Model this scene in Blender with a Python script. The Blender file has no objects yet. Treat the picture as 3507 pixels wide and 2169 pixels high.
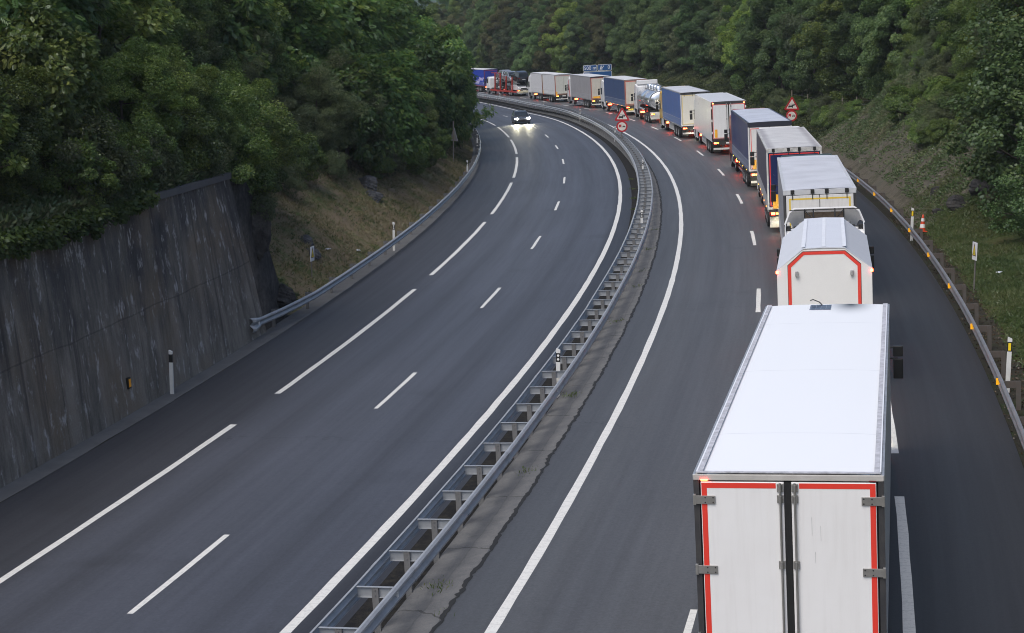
import bpy, math, random
import numpy as np
from mathutils import Matrix, Vector
random.seed(7)
rng = np.random.default_rng(7)
scene = bpy.context.scene
COL = scene.collection
# ------------------------------------------------------------------ road geometry
# plan of the motorway: x as a function of the distance y, offsets o measured at right angles
CP = np.array([-1.11777449e-09, 1.40125999e-06, -1.31665047e-03, 3.08871768e-01, -8.44532631e+00])
CD = np.polyder(CP)
LZ = -0.58                      # left carriageway lies lower than the right one
def sstep(a, b, x):
    t = np.clip((np.asarray(x, float)-a)/(b-a), 0, 1)
    return t*t*(3-2*t)
def G(y):
    return -0.1713*(np.minimum(y, 230)/100.0)**2 - 0.33*sstep(190, 240, y) - .004*np.maximum(np.asarray(y, float)-230, 0)
def S(y, o, z=0.0):
    d = np.polyval(CD, y); n = np.hypot(1, d)
    return Vector((float(np.polyval(CP, y)+o/n), float(y-o*d/n), float(z+G(y))))
def SA(y, o, z):
    y = np.asarray(y, float); o = np.asarray(o, float); z = np.asarray(z, float)
    d = np.polyval(CD, y); n = np.hypot(1, d)
    return np.stack([np.polyval(CP, y)+o/n, y-o*d/n, z+G(y)], -1)
def yaw(y):
    return float(-math.atan(np.polyval(CD, y)))
_dy = [10, 27, 40, 52, 72, 96, 111, 132, 147, 168, 187, 220, 260, 340]
_dr = [.35, .25, .1, 0, -.1, -.22, -.32, -.5, -.65, -.9, -1.1, -1.3, -1.5, -1.6]
def dR(y): return np.interp(y, _dy, _dr)
def mC(y): return np.interp(y, [20, 27, 60, 95, 110, 135, 160, 300], [-1.93, -1.95, -2.08, -2.1, -2.17, -2.3, -2.35, -2.4])
YN, YF = 4.0, 430.0
# ------------------------------------------------------------------ terrain heights (relative to the right carriageway)
def _hash(i, j, k):
    h = (i.astype(np.int64)*374761393+j.astype(np.int64)*668265263+k*1442695) & 0x7fffffff
    h = ((h ^ (h >> 13))*1274126177) & 0x7fffffff
    return (h ^ (h >> 16)) % 10007/5003.0-1
def vnoise(x, y, k):
    i = np.floor(x); j = np.floor(y); u = x-i; v = y-j; u = u*u*(3-2*u); v = v*v*(3-2*v)
    return (_hash(i, j, k)*(1-u)+_hash(i+1, j, k)*u)*(1-v)+(_hash(i, j+1, k)*(1-u)+_hash(i+1, j+1, k)*u)*v
def nz(x, y, s=1.0, k=0):
    """fractal value noise, about -1..1"""
    x, y = np.broadcast_arrays(np.asarray(x, float)*s*.9+31.7*k, np.asarray(y, float)*s*.9-17.3*k)
    return (vnoise(x, y, 1)+.55*vnoise(x*2.1, y*2.1, 2)+.3*vnoise(x*4.3, y*4.3, 3))/1.2
def hL(y, o):
    y = np.asarray(y, float); o = np.asarray(o, float)
    d = -14.95-o
    prof1 = np.where(d < .42, LZ-.15, LZ+5.9+.42*np.maximum(d-.42, 0))
    s = np.interp(y, [60, 75, 110, 150, 200], [.82, .74, .66, .6, .5])
    dd = np.maximum(d-.4, 0)
    prof2 = LZ-.04+np.where(dd < 11, s*dd, s*11+.42*(dd-11))
    prof2 = np.where(d < .4, LZ-.04-.05*np.minimum(d, 0), prof2)
    t = sstep(59.0, 64.5, y)
    h = prof1*(1-t)+prof2*t
    h = h+np.where((y > 57.6) & (y < 64.5) & (d > .5) & (d < 5), .35*nz(y*1.6, o*1.9, 1, 4)+.3*nz(y*4.1, o*4.7, 1, 1), 0)
    return h+np.where(d > .7, .22*nz(y*.5, o*.6)+.07*nz(y*2.1, o*2.3, 1, 2), 0)*np.clip((d-.7)/1.5, 0, 1)
def hR(y, o):
    y = np.asarray(y, float); o = np.asarray(o, float)
    d = np.maximum(o-11.1, 0)
    pa = .10*np.minimum(d, 6)+.75*np.maximum(d-6, 0)          # near: lawn, then a bank
    pb = .80*np.minimum(d, 9.5)+.35*np.maximum(d-9.5, 0)          # the raw earth bank
    pc = .10*np.minimum(d, 4.5)+.42*np.maximum(d-4.5, 0)          # recess with signs and fence
    t1 = sstep(74, 86, y); t2 = sstep(122, 137, y)
    h = (pa*(1-t1)+pb*t1)*(1-t2)+pc*t2
    pd = .26*np.minimum(d, 8)+.5*np.maximum(d-8, 0)
    t3 = sstep(165, 195, y); h = h*(1-t3)+pd*t3
    h = np.minimum(h, 26+.1*h)
    return -.05+h+np.clip((d-.4)/2, 0, 1)*(.22*nz(y*.6, o*.5, 1, 3)+.10*nz(y*1.9, o*2.2, 1, 1))
# ------------------------------------------------------------------ materials
MATS = {}
def nodes(name):
    m = bpy.data.materials.new(name); m.use_nodes = True
    nt = m.node_tree; nt.nodes.clear()
    out = nt.nodes.new('ShaderNodeOutputMaterial')
    return m, nt, out
def N(nt, typ, **kw):
    n = nt.nodes.new(typ)
    for k, v in kw.items():
        if k.startswith('_'): setattr(n, k[1:], v)
        else:
            key = int(k[1:]) if k[0] == 'i' and k[1:].isdigit() else k.replace('__', ' ')
            n.inputs[key].default_value = v
    return n
def ramp(nt, stops, fac=None, interp='LINEAR'):
    r = nt.nodes.new('ShaderNodeValToRGB'); r.color_ramp.interpolation = interp
    els = r.color_ramp.elements
    while len(els) < len(stops): els.new(.5)
    for e, (pz, c) in zip(els, stops):
        e.position = pz; e.color = (*c, 1) if len(c) == 3 else c
    if fac is not None: nt.links.new(fac, r.inputs[0])
    return r
def mixc(nt, a, b, f, mode='MIX'):
    m = nt.nodes.new('ShaderNodeMix'); m.data_type = 'RGBA'; m.blend_type = mode
    for s, v in ((m.inputs[6], a), (m.inputs[7], b), (m.inputs[0], f)):
        if hasattr(v, 'links') or isinstance(v, bpy.types.NodeSocket): nt.links.new(v, s)
        elif isinstance(v, (int, float)): s.default_value = v
        else: s.default_value = (*v, 1)
    return m.outputs[2]
def mth(nt, op, a, b=0.0, clamp=False):
    m = nt.nodes.new('ShaderNodeMath'); m.operation = op; m.use_clamp = clamp
    for s, v in ((m.inputs[0], a), (m.inputs[1], b)):
        if isinstance(v, bpy.types.NodeSocket): nt.links.new(v, s)
        else: s.default_value = v
    return m.outputs[0]
def pbr(name, col, rough=.5, metal=0.0, dirt=.15, dscale=3.0, spec=.5, bump=0.0, bscale=60.0, streak=0.0, dirtcol=None, emit=None, estr=0):
    """painted / metal / plastic surface with soft dirt and roughness variation"""
    if name in MATS: return MATS[name]
    m, nt, out = nodes(name); L = nt.links.new
    b = N(nt, 'ShaderNodeBsdfPrincipled', Roughness=rough, Metallic=metal)
    b.inputs['Specular IOR Level'].default_value = spec
    tc = N(nt, 'ShaderNodeTexCoord')
    n1 = N(nt, 'ShaderNodeTexNoise', Scale=dscale, Detail=6.0, Roughness=.65); L(tc.outputs['Object'], n1.inputs['Vector'])
    dc = dirtcol or tuple(c*.55+.02 for c in col)
    f = mth(nt, 'MULTIPLY', mth(nt, 'SUBTRACT', n1.outputs[0], .38, True), dirt*4, True)
    c = mixc(nt, col, dc, f)
    if streak:
        mp = N(nt, 'ShaderNodeMapping'); mp.inputs['Scale'].default_value = (9, 9, .5); L(tc.outputs['Object'], mp.inputs[0])
        n2 = N(nt, 'ShaderNodeTexNoise', Scale=2.0, Detail=5.0); L(mp.outputs[0], n2.inputs['Vector'])
        f2 = mth(nt, 'MULTIPLY', mth(nt, 'SUBTRACT', n2.outputs[0], .5, True), streak*5, True)
        c = mixc(nt, c, dc, f2)
    L(c, b.inputs['Base Color'])
    r2 = mth(nt, 'ADD', rough-.08, mth(nt, 'MULTIPLY', n1.outputs[0], .16)); L(r2, b.inputs['Roughness'])
    if bump:
        n3 = N(nt, 'ShaderNodeTexNoise', Scale=bscale, Detail=4.0); L(tc.outputs['Object'], n3.inputs['Vector'])
        bp = N(nt, 'ShaderNodeBump', Strength=bump, Distance=.02); L(n3.outputs[0], bp.inputs['Height']); L(bp.outputs[0], b.inputs['Normal'])
    if emit:
        b.inputs['Emission Color'].default_value = (*emit, 1); b.inputs['Emission Strength'].default_value = estr
    L(b.outputs[0], out.inputs[0]); MATS[name] = m
    return m
def emis(name, col, s):
    if name in MATS: return MATS[name]
    m, nt, out = nodes(name)
    e = N(nt, 'ShaderNodeEmission', Strength=s); e.inputs[0].default_value = (*col, 1)
    nt.links.new(e.outputs[0], out.inputs[0]); MATS[name] = m
    return m
def asphalt(name, base, bands, rough=.62, spec=.5):
    """bands: list of (offset, colour factor) along the lateral UV"""
    m, nt, out = nodes(name); L = nt.links.new
    b = N(nt, 'ShaderNodeBsdfPrincipled'); b.inputs['Specular IOR Level'].default_value = spec
    uv = N(nt, 'ShaderNodeUVMap', _uv_map='so'); sp = N(nt, 'ShaderNodeSeparateXYZ'); L(uv.outputs[0], sp.inputs[0])
    tc = N(nt, 'ShaderNodeTexCoord')
    nb = N(nt, 'ShaderNodeTexNoise', Scale=.09, Detail=4.0); L(tc.outputs['Object'], nb.inputs['Vector'])
    lo, hi = bands[0][0], bands[-1][0]
    # wobble the bands a little with a noise stretched along the road
    mp = N(nt, 'ShaderNodeMapping'); mp.inputs['Scale'].default_value = (.35, .03, 1); L(uv.outputs[0], mp.inputs[0])
    nw = N(nt, 'ShaderNodeTexNoise', Scale=1.0, Detail=5.0, Roughness=.6); L(mp.outputs[0], nw.inputs['Vector'])
    x = mth(nt, 'ADD', sp.outputs[0], mth(nt, 'MULTIPLY', mth(nt, 'SUBTRACT', nw.outputs[0], .5), 1.0))
    f = mth(nt, 'DIVIDE', mth(nt, 'SUBTRACT', x, lo), hi-lo, True)
    r = ramp(nt, [((o-lo)/(hi-lo), tuple(a*k for a, k in zip(base, fc))) for o, fc in bands], f)
    n1 = N(nt, 'ShaderNodeTexNoise', Scale=14.0, Detail=6.0, Roughness=.85); L(tc.outputs['Object'], n1.inputs['Vector'])
    n2 = N(nt, 'ShaderNodeTexVoronoi', Scale=55.0); L(tc.outputs['Object'], n2.inputs['Vector'])
    k = mth(nt, 'ADD', .25, mth(nt, 'MULTIPLY', n1.outputs[0], 1.5))
    c = mixc(nt, r.outputs[0], (1, 1, 1), 0.0)
    kk = N(nt, 'ShaderNodeCombineColor')
    for i in range(3): L(k, kk.inputs[i])
    c = mixc(nt, c, kk.outputs[0], 1.0, 'MULTIPLY')
    # blotches and faint longitudinal streaks
    mp2 = N(nt, 'ShaderNodeMapping'); mp2.inputs['Scale'].default_value = (2.2, .05, 1); L(uv.outputs[0], mp2.inputs[0])
    n3 = N(nt, 'ShaderNodeTexNoise', Scale=1.0, Detail=6.0, Roughness=.7); L(mp2.outputs[0], n3.inputs['Vector'])
    c = mixc(nt, c, mixc(nt, c, (.6, .6, .62), 1.0, 'MULTIPLY'), mth(nt, 'MULTIPLY', mth(nt, 'SUBTRACT', n3.outputs[0], .42, True), 1.6, True))
    c = mixc(nt, c, mixc(nt, c, (1.25, 1.25, 1.28), 1.0, 'MULTIPLY'), mth(nt, 'MULTIPLY', mth(nt, 'SUBTRACT', nb.outputs[0], .5, True), 2.0, True))
    nk = N(nt, 'ShaderNodeTexNoise', Scale=.55, Detail=7.0, Roughness=.65); L(tc.outputs['Object'], nk.inputs['Vector'])
    fy = mth(nt, 'FRACT', mth(nt, 'DIVIDE', mth(nt, 'ADD', sp.outputs[1], mth(nt, 'ADD', mth(nt, 'MULTIPLY', nk.outputs[0], 2.6), mth(nt, 'MULTIPLY', sp.outputs[0], .12))), 17.3))
    ck = mth(nt, 'MULTIPLY', mth(nt, 'LESS_THAN', mth(nt, 'ABSOLUTE', mth(nt, 'SUBTRACT', fy, .5)), .0016), mth(nt, 'MULTIPLY', mth(nt, 'SUBTRACT', nb.outputs[0], .44, True), 7, True))
    c = mixc(nt, c, (.018, .018, .02), mth(nt, 'MULTIPLY', ck, .55))
    no = N(nt, 'ShaderNodeTexNoise', Scale=.33, Detail=4.0, Roughness=.5); L(tc.outputs['Object'], no.inputs['Vector'])
    c = mixc(nt, c, (.02, .02, .021), mth(nt, 'MULTIPLY', mth(nt, 'SUBTRACT', no.outputs[0], .62, True), 2.6, True))
    # scattered pale grit
    g = mth(nt, 'LESS_THAN', n2.outputs['Distance'], .08)
    wn = N(nt, 'ShaderNodeTexWhiteNoise'); L(n2.outputs['Position'], wn.inputs['Vector'])
    g = mth(nt, 'MULTIPLY', g, mth(nt, 'GREATER_THAN', wn.outputs[0], .93))
    c = mixc(nt, c, (.22, .22, .21), mth(nt, 'MULTIPLY', g, .6))
    L(c, b.inputs['Base Color'])
    L(mth(nt, 'ADD', rough-.1, mth(nt, 'MULTIPLY', n3.outputs[0], .2)), b.inputs['Roughness'])
    bp = N(nt, 'ShaderNodeBump', Strength=.35, Distance=.006); L(n1.outputs[0], bp.inputs['Height']); L(bp.outputs[0], b.inputs['Normal'])
    L(b.outputs[0], out.inputs[0]); MATS[name] = m
    return m
def paintmat():
    m, nt, out = nodes('road_paint'); L = nt.links.new
    b = N(nt, 'ShaderNodeBsdfPrincipled', Roughness=.6)
    uv = N(nt, 'ShaderNodeUVMap', _uv_map='so'); sp = N(nt, 'ShaderNodeSeparateXYZ'); L(uv.outputs[0], sp.inputs[0])
    tc = N(nt, 'ShaderNodeTexCoord')
    n1 = N(nt, 'ShaderNodeTexNoise', Scale=14.0, Detail=8.0, Roughness=.75); L(tc.outputs['Object'], n1.inputs['Vector'])
    # rumble ridges across the line
    sn = mth(nt, 'FRACT', mth(nt, 'MULTIPLY', sp.outputs[1], 2.6))
    rg = mth(nt, 'LESS_THAN', mth(nt, 'ABSOLUTE', mth(nt, 'SUBTRACT', sn, .5)), .06)
    wear = mth(nt, 'MULTIPLY', mth(nt, 'SUBTRACT', n1.outputs[0], .5, True), 2.2, True)
    c = mixc(nt, (.70, .69, .65), (.20, .20, .20), wear)
    c = mixc(nt, c, (.50, .50, .48), mth(nt, 'MULTIPLY', rg, .35))
    L(c, b.inputs['Base Color'])
    bp = N(nt, 'ShaderNodeBump', Strength=.4, Distance=.01); L(rg, bp.inputs['Height']); L(bp.outputs[0], b.inputs['Normal'])
    L(b.outputs[0], out.inputs[0]); MATS['road_paint'] = m
    return m
def concrete_wall():
    m, nt, out = nodes('stained_concrete'); L = nt.links.new
    b = N(nt, 'ShaderNodeBsdfPrincipled', Roughness=.85)
    b.inputs['Specular IOR Level'].default_value = .25
    uv = N(nt, 'ShaderNodeUVMap', _uv_map='so')
    def streaks(sx, sz, det, seed, rough=.6):
        mp = N(nt, 'ShaderNodeMapping'); mp.inputs['Scale'].default_value = (sx, sz, 1); mp.inputs['Location'].default_value = (seed*3.1, seed*7.7, seed)
        L(uv.outputs[0], mp.inputs[0])
        n = N(nt, 'ShaderNodeTexNoise', Scale=1.0, Detail=det, Roughness=rough); L(mp.outputs[0], n.inputs['Vector'])
        return n.outputs[0]
    sp = N(nt, 'ShaderNodeSeparateXYZ'); L(uv.outputs[0], sp.inputs[0])
    a = streaks(.9, .22, 8, 1, .68); c2 = streaks(3.2, .55, 8, 2, .75); blot = streaks(.35, .35, 5, 3); wh = streaks(2.6, .9, 8, 4, .75); gr = streaks(22, 22, 5, 5)
    low = mth(nt, 'SUBTRACT', 1.0, mth(nt, 'DIVIDE', sp.outputs[1], 6.0, True), True)
    base = ramp(nt, [(.36, (.038, .037, .039)), (.46, (.082, .079, .078)), (.54, (.15, .138, .122)), (.64, (.25, .23, .20))],
                mth(nt, 'ADD', mth(nt, 'ADD', mth(nt, 'MULTIPLY', a, .6), mth(nt, 'MULTIPLY', c2, .3)), mth(nt, 'MULTIPLY', low, .17)))
    col = mixc(nt, base.outputs[0], (.20, .155, .11), mth(nt, 'MULTIPLY', mth(nt, 'SUBTRACT', blot, .47, True), 3.2, True))
    f = mth(nt, 'MULTIPLY', mth(nt, 'SUBTRACT', wh, .555, True), 14, True)
    col = mixc(nt, col, (.42, .41, .40), mth(nt, 'MULTIPLY', f, .85))
    dk = streaks(2.4, .09, 5, 9, .55)
    col = mixc(nt, col, (.018, .018, .022), mth(nt, 'MULTIPLY', mth(nt, 'SUBTRACT', dk, .57, True), 5, True))
    # pour joint and formwork panel seams
    j = mth(nt, 'LESS_THAN', mth(nt, 'ABSOLUTE', mth(nt, 'SUBTRACT', sp.outputs[1], mth(nt, 'ADD', 2.75, mth(nt, 'MULTIPLY', blot, .25)))), .025)
    v = mth(nt, 'LESS_THAN', mth(nt, 'ABSOLUTE', mth(nt, 'SUBTRACT', mth(nt, 'FRACT', mth(nt, 'DIVIDE', sp.outputs[0], 5.6)), .5)), .004)
    col = mixc(nt, col, (.02, .02, .02), mth(nt, 'MULTIPLY', mth(nt, 'MAXIMUM', j, v), .32))
    kk = N(nt, 'ShaderNodeCombineColor'); k = mth(nt, 'ADD', .6, mth(nt, 'MULTIPLY', gr, .8))
    for i in range(3): L(k, kk.inputs[i])
    col = mixc(nt, col, kk.outputs[0], 1.0, 'MULTIPLY')
    L(col, b.inputs['Base Color'])
    bp = N(nt, 'ShaderNodeBump', Strength=.5, Distance=.02); L(mth(nt, 'ADD', gr, mth(nt, 'MULTIPLY', c2, 1.5)), bp.inputs['Height']); L(bp.outputs[0], b.inputs['Normal'])
    L(b.outputs[0], out.inputs[0]); MATS['wall'] = m
    return m
def groundmat(name, stops, scale=.35, fine=9.0, bump=.6):
    m, nt, out = nodes(name); L = nt.links.new
    b = N(nt, 'ShaderNodeBsdfPrincipled', Roughness=.95); b.inputs['Specular IOR Level'].default_value = .15
    tc = N(nt, 'ShaderNodeTexCoord')
    n1 = N(nt, 'ShaderNodeTexNoise', Scale=scale, Detail=8.0, Roughness=.68); L(tc.outputs['Object'], n1.inputs['Vector'])
    n2 = N(nt, 'ShaderNodeTexNoise', Scale=fine, Detail=7.0, Roughness=.72); L(tc.outputs['Object'], n2.inputs['Vector'])
    r = ramp(nt, stops, mth(nt, 'ADD', mth(nt, 'MULTIPLY', n1.outputs[0], .7), mth(nt, 'MULTIPLY', n2.outputs[0], .3)))
    kk = N(nt, 'ShaderNodeCombineColor'); k = mth(nt, 'ADD', .35, mth(nt, 'MULTIPLY', n2.outputs[0], 1.3))
    for i in range(3): L(k, kk.inputs[i])
    L(mixc(nt, r.outputs[0], kk.outputs[0], 1.0, 'MULTIPLY'), b.inputs['Base Color'])
    bp = N(nt, 'ShaderNodeBump', Strength=bump, Distance=.12); L(n2.outputs[0], bp.inputs['Height']); L(bp.outputs[0], b.inputs['Normal'])
    L(b.outputs[0], out.inputs[0]); MATS[name] = m
    return m
def leafmat(name, dark, mid, light, gloss=.06, transl=.36):
    m, nt, out = nodes(name); L = nt.links.new
    at = N(nt, 'ShaderNodeAttribute', _attribute_name='tint')
    oi = N(nt, 'ShaderNodeObjectInfo')
    f = mth(nt, 'ADD', at.outputs['Fac'], mth(nt, 'MULTIPLY', mth(nt, 'SUBTRACT', oi.outputs['Random'], .5), .36), True)
    r = ramp(nt, [(0, dark), (.5, mid), (1, light)], f)
    hs = N(nt, 'ShaderNodeHueSaturation', Saturation=.95); L(r.outputs[0], hs.inputs['Color'])
    L(mth(nt, 'ADD', .479, mth(nt, 'MULTIPLY', oi.outputs['Random'], .038)), hs.inputs['Hue'])
    L(mth(nt, 'ADD', .72, mth(nt, 'MULTIPLY', mth(nt, 'FRACT', mth(nt, 'MULTIPLY', oi.outputs['Random'], 7.3)), .8)), hs.inputs['Value'])
    d = N(nt, 'ShaderNodeBsdfDiffuse'); t = N(nt, 'ShaderNodeBsdfTranslucent'); g = N(nt, 'ShaderNodeBsdfGlossy', Roughness=.38)
    g.inputs[0].default_value = (.75, .85, .9, 1)
    L(hs.outputs[0], d.inputs[0]); L(hs.outputs[0], t.inputs[0])
    m1 = N(nt, 'ShaderNodeMixShader', Fac=transl); L(d.outputs[0], m1.inputs[1]); L(t.outputs[0], m1.inputs[2])
    m2 = N(nt, 'ShaderNodeMixShader', Fac=gloss); L(m1.outputs[0], m2.inputs[1]); L(g.outputs[0], m2.inputs[2])
    L(m2.outputs[0], out.inputs[0]); MATS[name] = m
    return m
# ------------------------------------------------------------------ mesh helpers
class MB:
    def __init__(s): s.v = []; s.f = []; s.mi = []; s.sm = []
    def add(s, vs, fs, mi=0, smooth=False):
        o = len(s.v); s.v += [tuple(v) for v in vs]
        for f in fs: s.f.append(tuple(i+o for i in f)); s.mi.append(mi); s.sm.append(smooth)
        return s
    def box(s, x0, x1, y0, y1, z0, z1, mi=0):
        return s.add([(x, y, z) for z in (z0, z1) for y in (y0, y1) for x in (x0, x1)],
                     [(0, 2, 3, 1), (4, 5, 7, 6), (0, 1, 5, 4), (2, 6, 7, 3), (0, 4, 6, 2), (1, 3, 7, 5)], mi)
    def prism(s, poly, axis, a, b, mi=0, smooth=False):
        """poly in the two other axes (in xyz order), extruded along axis from a to b"""
        def P(u, v, w): return (w, u, v) if axis == 'x' else (u, w, v) if axis == 'y' else (u, v, w)
        n = len(poly)
        vs = [P(u, v, a) for u, v in poly]+[P(u, v, b) for u, v in poly]
        ar = sum(poly[i][0]*poly[(i+1) % n][1]-poly[(i+1) % n][0]*poly[i][1] for i in range(n))
        fl = (ar > 0) != (axis == 'y')
        fs = [tuple(range(n))[::-1], tuple(range(n, 2*n))]+[(i, (i+1) % n, (i+1) % n+n, i+n) for i in range(n)]
        if not fl: fs = [f[::-1] for f in fs]
        if b < a: fs = [f[::-1] for f in fs]
        return s.add(vs, fs, mi, smooth)
    def cyl(s, p0, p1, r0, r1=None, n=12, mi=0, smooth=True, caps=True):
        r1 = r0 if r1 is None else r1
        p0 = Vector(p0); p1 = Vector(p1); d = (p1-p0).normalized()
        u = d.orthogonal().normalized(); w = d.cross(u)
        vs = [p0+(u*math.cos(a)+w*math.sin(a))*r0 for a in (2*math.pi*i/n for i in range(n))]
        vs += [p1+(u*math.cos(a)+w*math.sin(a))*r1 for a in (2*math.pi*i/n for i in range(n))]
        s.add(vs, [(i, (i+1) % n, (i+1) % n+n, i+n) for i in range(n)], mi, smooth)
        if caps:
            s.add(vs[:n], [tuple(range(n))[::-1]], mi); s.add(vs[n:], [tuple(range(n))], mi)
        return s
    def tube(s, pts, r, n=6, mi=0):
        for a, b in zip(pts[:-1], pts[1:]): s.cyl(a, b, r, r, n, mi)
        return s
    def lathe(s, prof, c, axis='z', n=16, mi=0, smooth=True):
        """prof: list of (radius, height)"""
        k = len(prof); vs = []
        for r, h in prof:
            for i in range(n):
                a = 2*math.pi*i/n; u, w = r*math.cos(a), r*math.sin(a)
                p = (u, w, h) if axis == 'z' else (h, u, w) if axis == 'x' else (w, h, u)
                vs.append((p[0]+c[0], p[1]+c[1], p[2]+c[2]))
        fs = [(j*n+i, j*n+(i+1) % n, (j+1)*n+(i+1) % n, (j+1)*n+i) for j in range(k-1) for i in range(n)]
        return s.add(vs, fs, mi, smooth)
    def grid(s, P, mi=0, smooth=True, flip=False):
        a, b = len(P), len(P[0])
        fs = [(i*b+j, i*b+j+1, (i+1)*b+j+1, (i+1)*b+j) for i in range(a-1) for j in range(b-1)]
        if flip: fs = [f[::-1] for f in fs]
        return s.add([v for r in P for v in r], fs, mi, smooth)
    def mesh(s, name, mats):
        me = bpy.data.meshes.new(name); me.from_pydata(s.v, [], s.f)
        for m in (mats if isinstance(mats, (list, tuple)) else [mats]): me.materials.append(m)
        me.polygons.foreach_set('material_index', s.mi); me.polygons.foreach_set('use_smooth', s.sm); me.update()
        return me
    def build(s, name, mats, parent=None, bevel=0, loc=None, seg=2):
        return link(name, s.mesh(name, mats), parent, loc, bevel=bevel, seg=seg)
def link(name, data, parent=None, loc=None, rz=None, bevel=0, seg=2):
    o = bpy.data.objects.new(name, data); COL.objects.link(o)
    if parent: o.parent = parent
    if loc is not None: o.location = loc
    if rz is not None: o.rotation_euler.z = rz
    if bevel:
        md = o.modifiers.new('bevel', 'BEVEL'); md.width = bevel; md.segments = seg; md.limit_method = 'ANGLE'; md.angle_limit = math.radians(40)
    return o
PLUMB = []
def tag(o, label=None, cat=None, group=None, kind=None, plumb=False):
    if label: o['label'] = label
    if cat: o['category'] = cat
    if group: o['group'] = group
    if kind: o['kind'] = kind
    if plumb: PLUMB.append(o)
    return o
def thing(name, loc, label, cat, rz=0.0, group=None, plumb=False):
    o = link(name, None, None, loc, rz); o.empty_display_size = .3
    return tag(o, label, cat, group, None, plumb)
def npmesh(name, V, F, mat, tint=None, uv=None, smooth=False):
    """numpy arrays -> mesh (all faces with the same corner count)"""
    me = bpy.data.meshes.new(name); k = F.shape[1]
    me.vertices.add(len(V)); me.vertices.foreach_set('co', np.ascontiguousarray(V, np.float32).ravel())
    me.loops.add(F.size); me.loops.foreach_set('vertex_index', np.ascontiguousarray(F, np.int32).ravel())
    me.polygons.add(len(F)); me.polygons.foreach_set('loop_start', np.arange(0, F.size, k, dtype=np.int32))
    me.polygons.foreach_set('loop_total', np.full(len(F), k, np.int32))
    if smooth: me.polygons.foreach_set('use_smooth', np.ones(len(F), bool))
    if tint is not None:
        a = me.attributes.new('tint', 'FLOAT', 'FACE'); a.data.foreach_set('value', np.ascontiguousarray(tint, np.float32))
    if uv is not None:
        l = me.uv_layers.new(name='so'); l.data.foreach_set('uv', np.ascontiguousarray(uv[F.ravel()], np.float32).ravel())
    for m in (mat if isinstance(mat, (list, tuple)) else [mat]): me.materials.append(m)
    me.update(); me.validate()
    return me
def ribbon(name, ys, offs, hs, mat, kind='structure', jag=None):
    """sheet following the road; offs/hs: functions or constants per column"""
    ys = np.asarray(ys, float); V = []; UV = []
    for k, (o, h) in enumerate(zip(offs, hs)):
        ov = (o(ys) if callable(o) else np.full_like(ys, o)).astype(float)
        if jag and k in jag: ov = ov+rng.normal(0, jag[k], len(ys))
        hv = h(ys, ov) if callable(h) else np.full_like(ys, h)
        V.append(SA(ys, ov, hv)); UV.append(np.stack([ov, ys], -1))
    V = np.array(V); UV = np.array(UV); nc, n = V.shape[:2]
    i, j = np.meshgrid(np.arange(nc-1), np.arange(n-1), indexing='ij')
    F = np.stack([i*n+j, (i+1)*n+j, (i+1)*n+j+1, i*n+j+1], -1).reshape(-1, 4)
    o = link(name, npmesh(name, V.reshape(-1, 3), F, mat, uv=UV.reshape(-1, 2), smooth=True))
    return tag(o, kind=kind)
# ------------------------------------------------------------------ roads and markings
ys = np.arange(YN, YF, 1.5)
A_L = asphalt('asphalt_dark', (.057, .060, .069), [(-14.6, (.70, .68, .68)), (-11.6, (.72, .70, .70)), (-11.0, (1.0, 1.0, 1.04)), (-10.3, (1.16, 1.18, 1.25)), (-9.5, (.92, .92, .95)), (-8.6, (1.2, 1.22, 1.3)), (-7.6, (1.1, 1.12, 1.18)),
    (-6.6, (1.16, 1.18, 1.26)), (-5.7, (.86, .86, .9)), (-4.8, (1.1, 1.12, 1.2)), (-4.1, (.95, .95, 1)), (-3.6, (.45, .42, .43)), (-2.6, (.42, .39, .40))], .57, .55)
A_R = asphalt('asphalt_grey', (.080, .081, .084), [(-1.4, (.72, .72, .74)), (-.2, (.86, .87, .88)), (.6, (1.0, 1.0, 1.0)), (1.6, (.9, .9, .92)), (2.5, (1.04, 1.04, 1.05)), (3.6, (1.0, 1.0, 1.0)), (5.4, (.72, .72, .72)), (6.8, (.5, .48, .47)), (7.5, (.30, .28, .27)), (10.2, (.32, .29, .27))], .55, .45)  # right shoulder factors: darker asphalt, with tree shade also put into the colour
PAINT = paintmat()
G_SOIL = groundmat('forest_soil', [(.3, (.025, .03, .014)), (.45, (.055, .06, .026)), (.55, (.085, .07, .04)), (.7, (.06, .08, .03))])
G_SLOPE = groundmat('dry_slope', [(.3, (.06, .082, .03)), (.43, (.10, .118, .042)), (.51, (.20, .155, .098)), (.61, (.165, .128, .085)), (.73, (.085, .105, .036))], .4, 7)
G_LAWN = groundmat('verge_grass', [(.3, (.026, .038, .012)), (.46, (.046, .064, .02)), (.58, (.07, .072, .028)), (.7, (.095, .07, .04))], .5, 9)
G_BANK = groundmat('earth_bank', [(.3, (.04, .05, .024)), (.43, (.07, .068, .045)), (.52, (.115, .10, .078)), (.62, (.085, .085, .065)), (.72, (.05, .068, .028))], .45, 5, .9)
G_DITCH = groundmat('ditch_litter', [(.35, (.02, .02, .016)), (.5, (.045, .04, .028)), (.62, (.03, .045, .016)), (.75, (.11, .085, .055))], .9, 14)
CONC = pbr('gutter_concrete', (.12, .122, .125), .85, dirt=.35, dscale=1.2, bump=.3, bscale=30, dirtcol=(.06, .06, .058))
CONC2 = pbr('apron_concrete', (.135, .138, .142), .85, dirt=.4, dscale=1.3, bump=.5, bscale=18, dirtcol=(.06, .06, .062))
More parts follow.
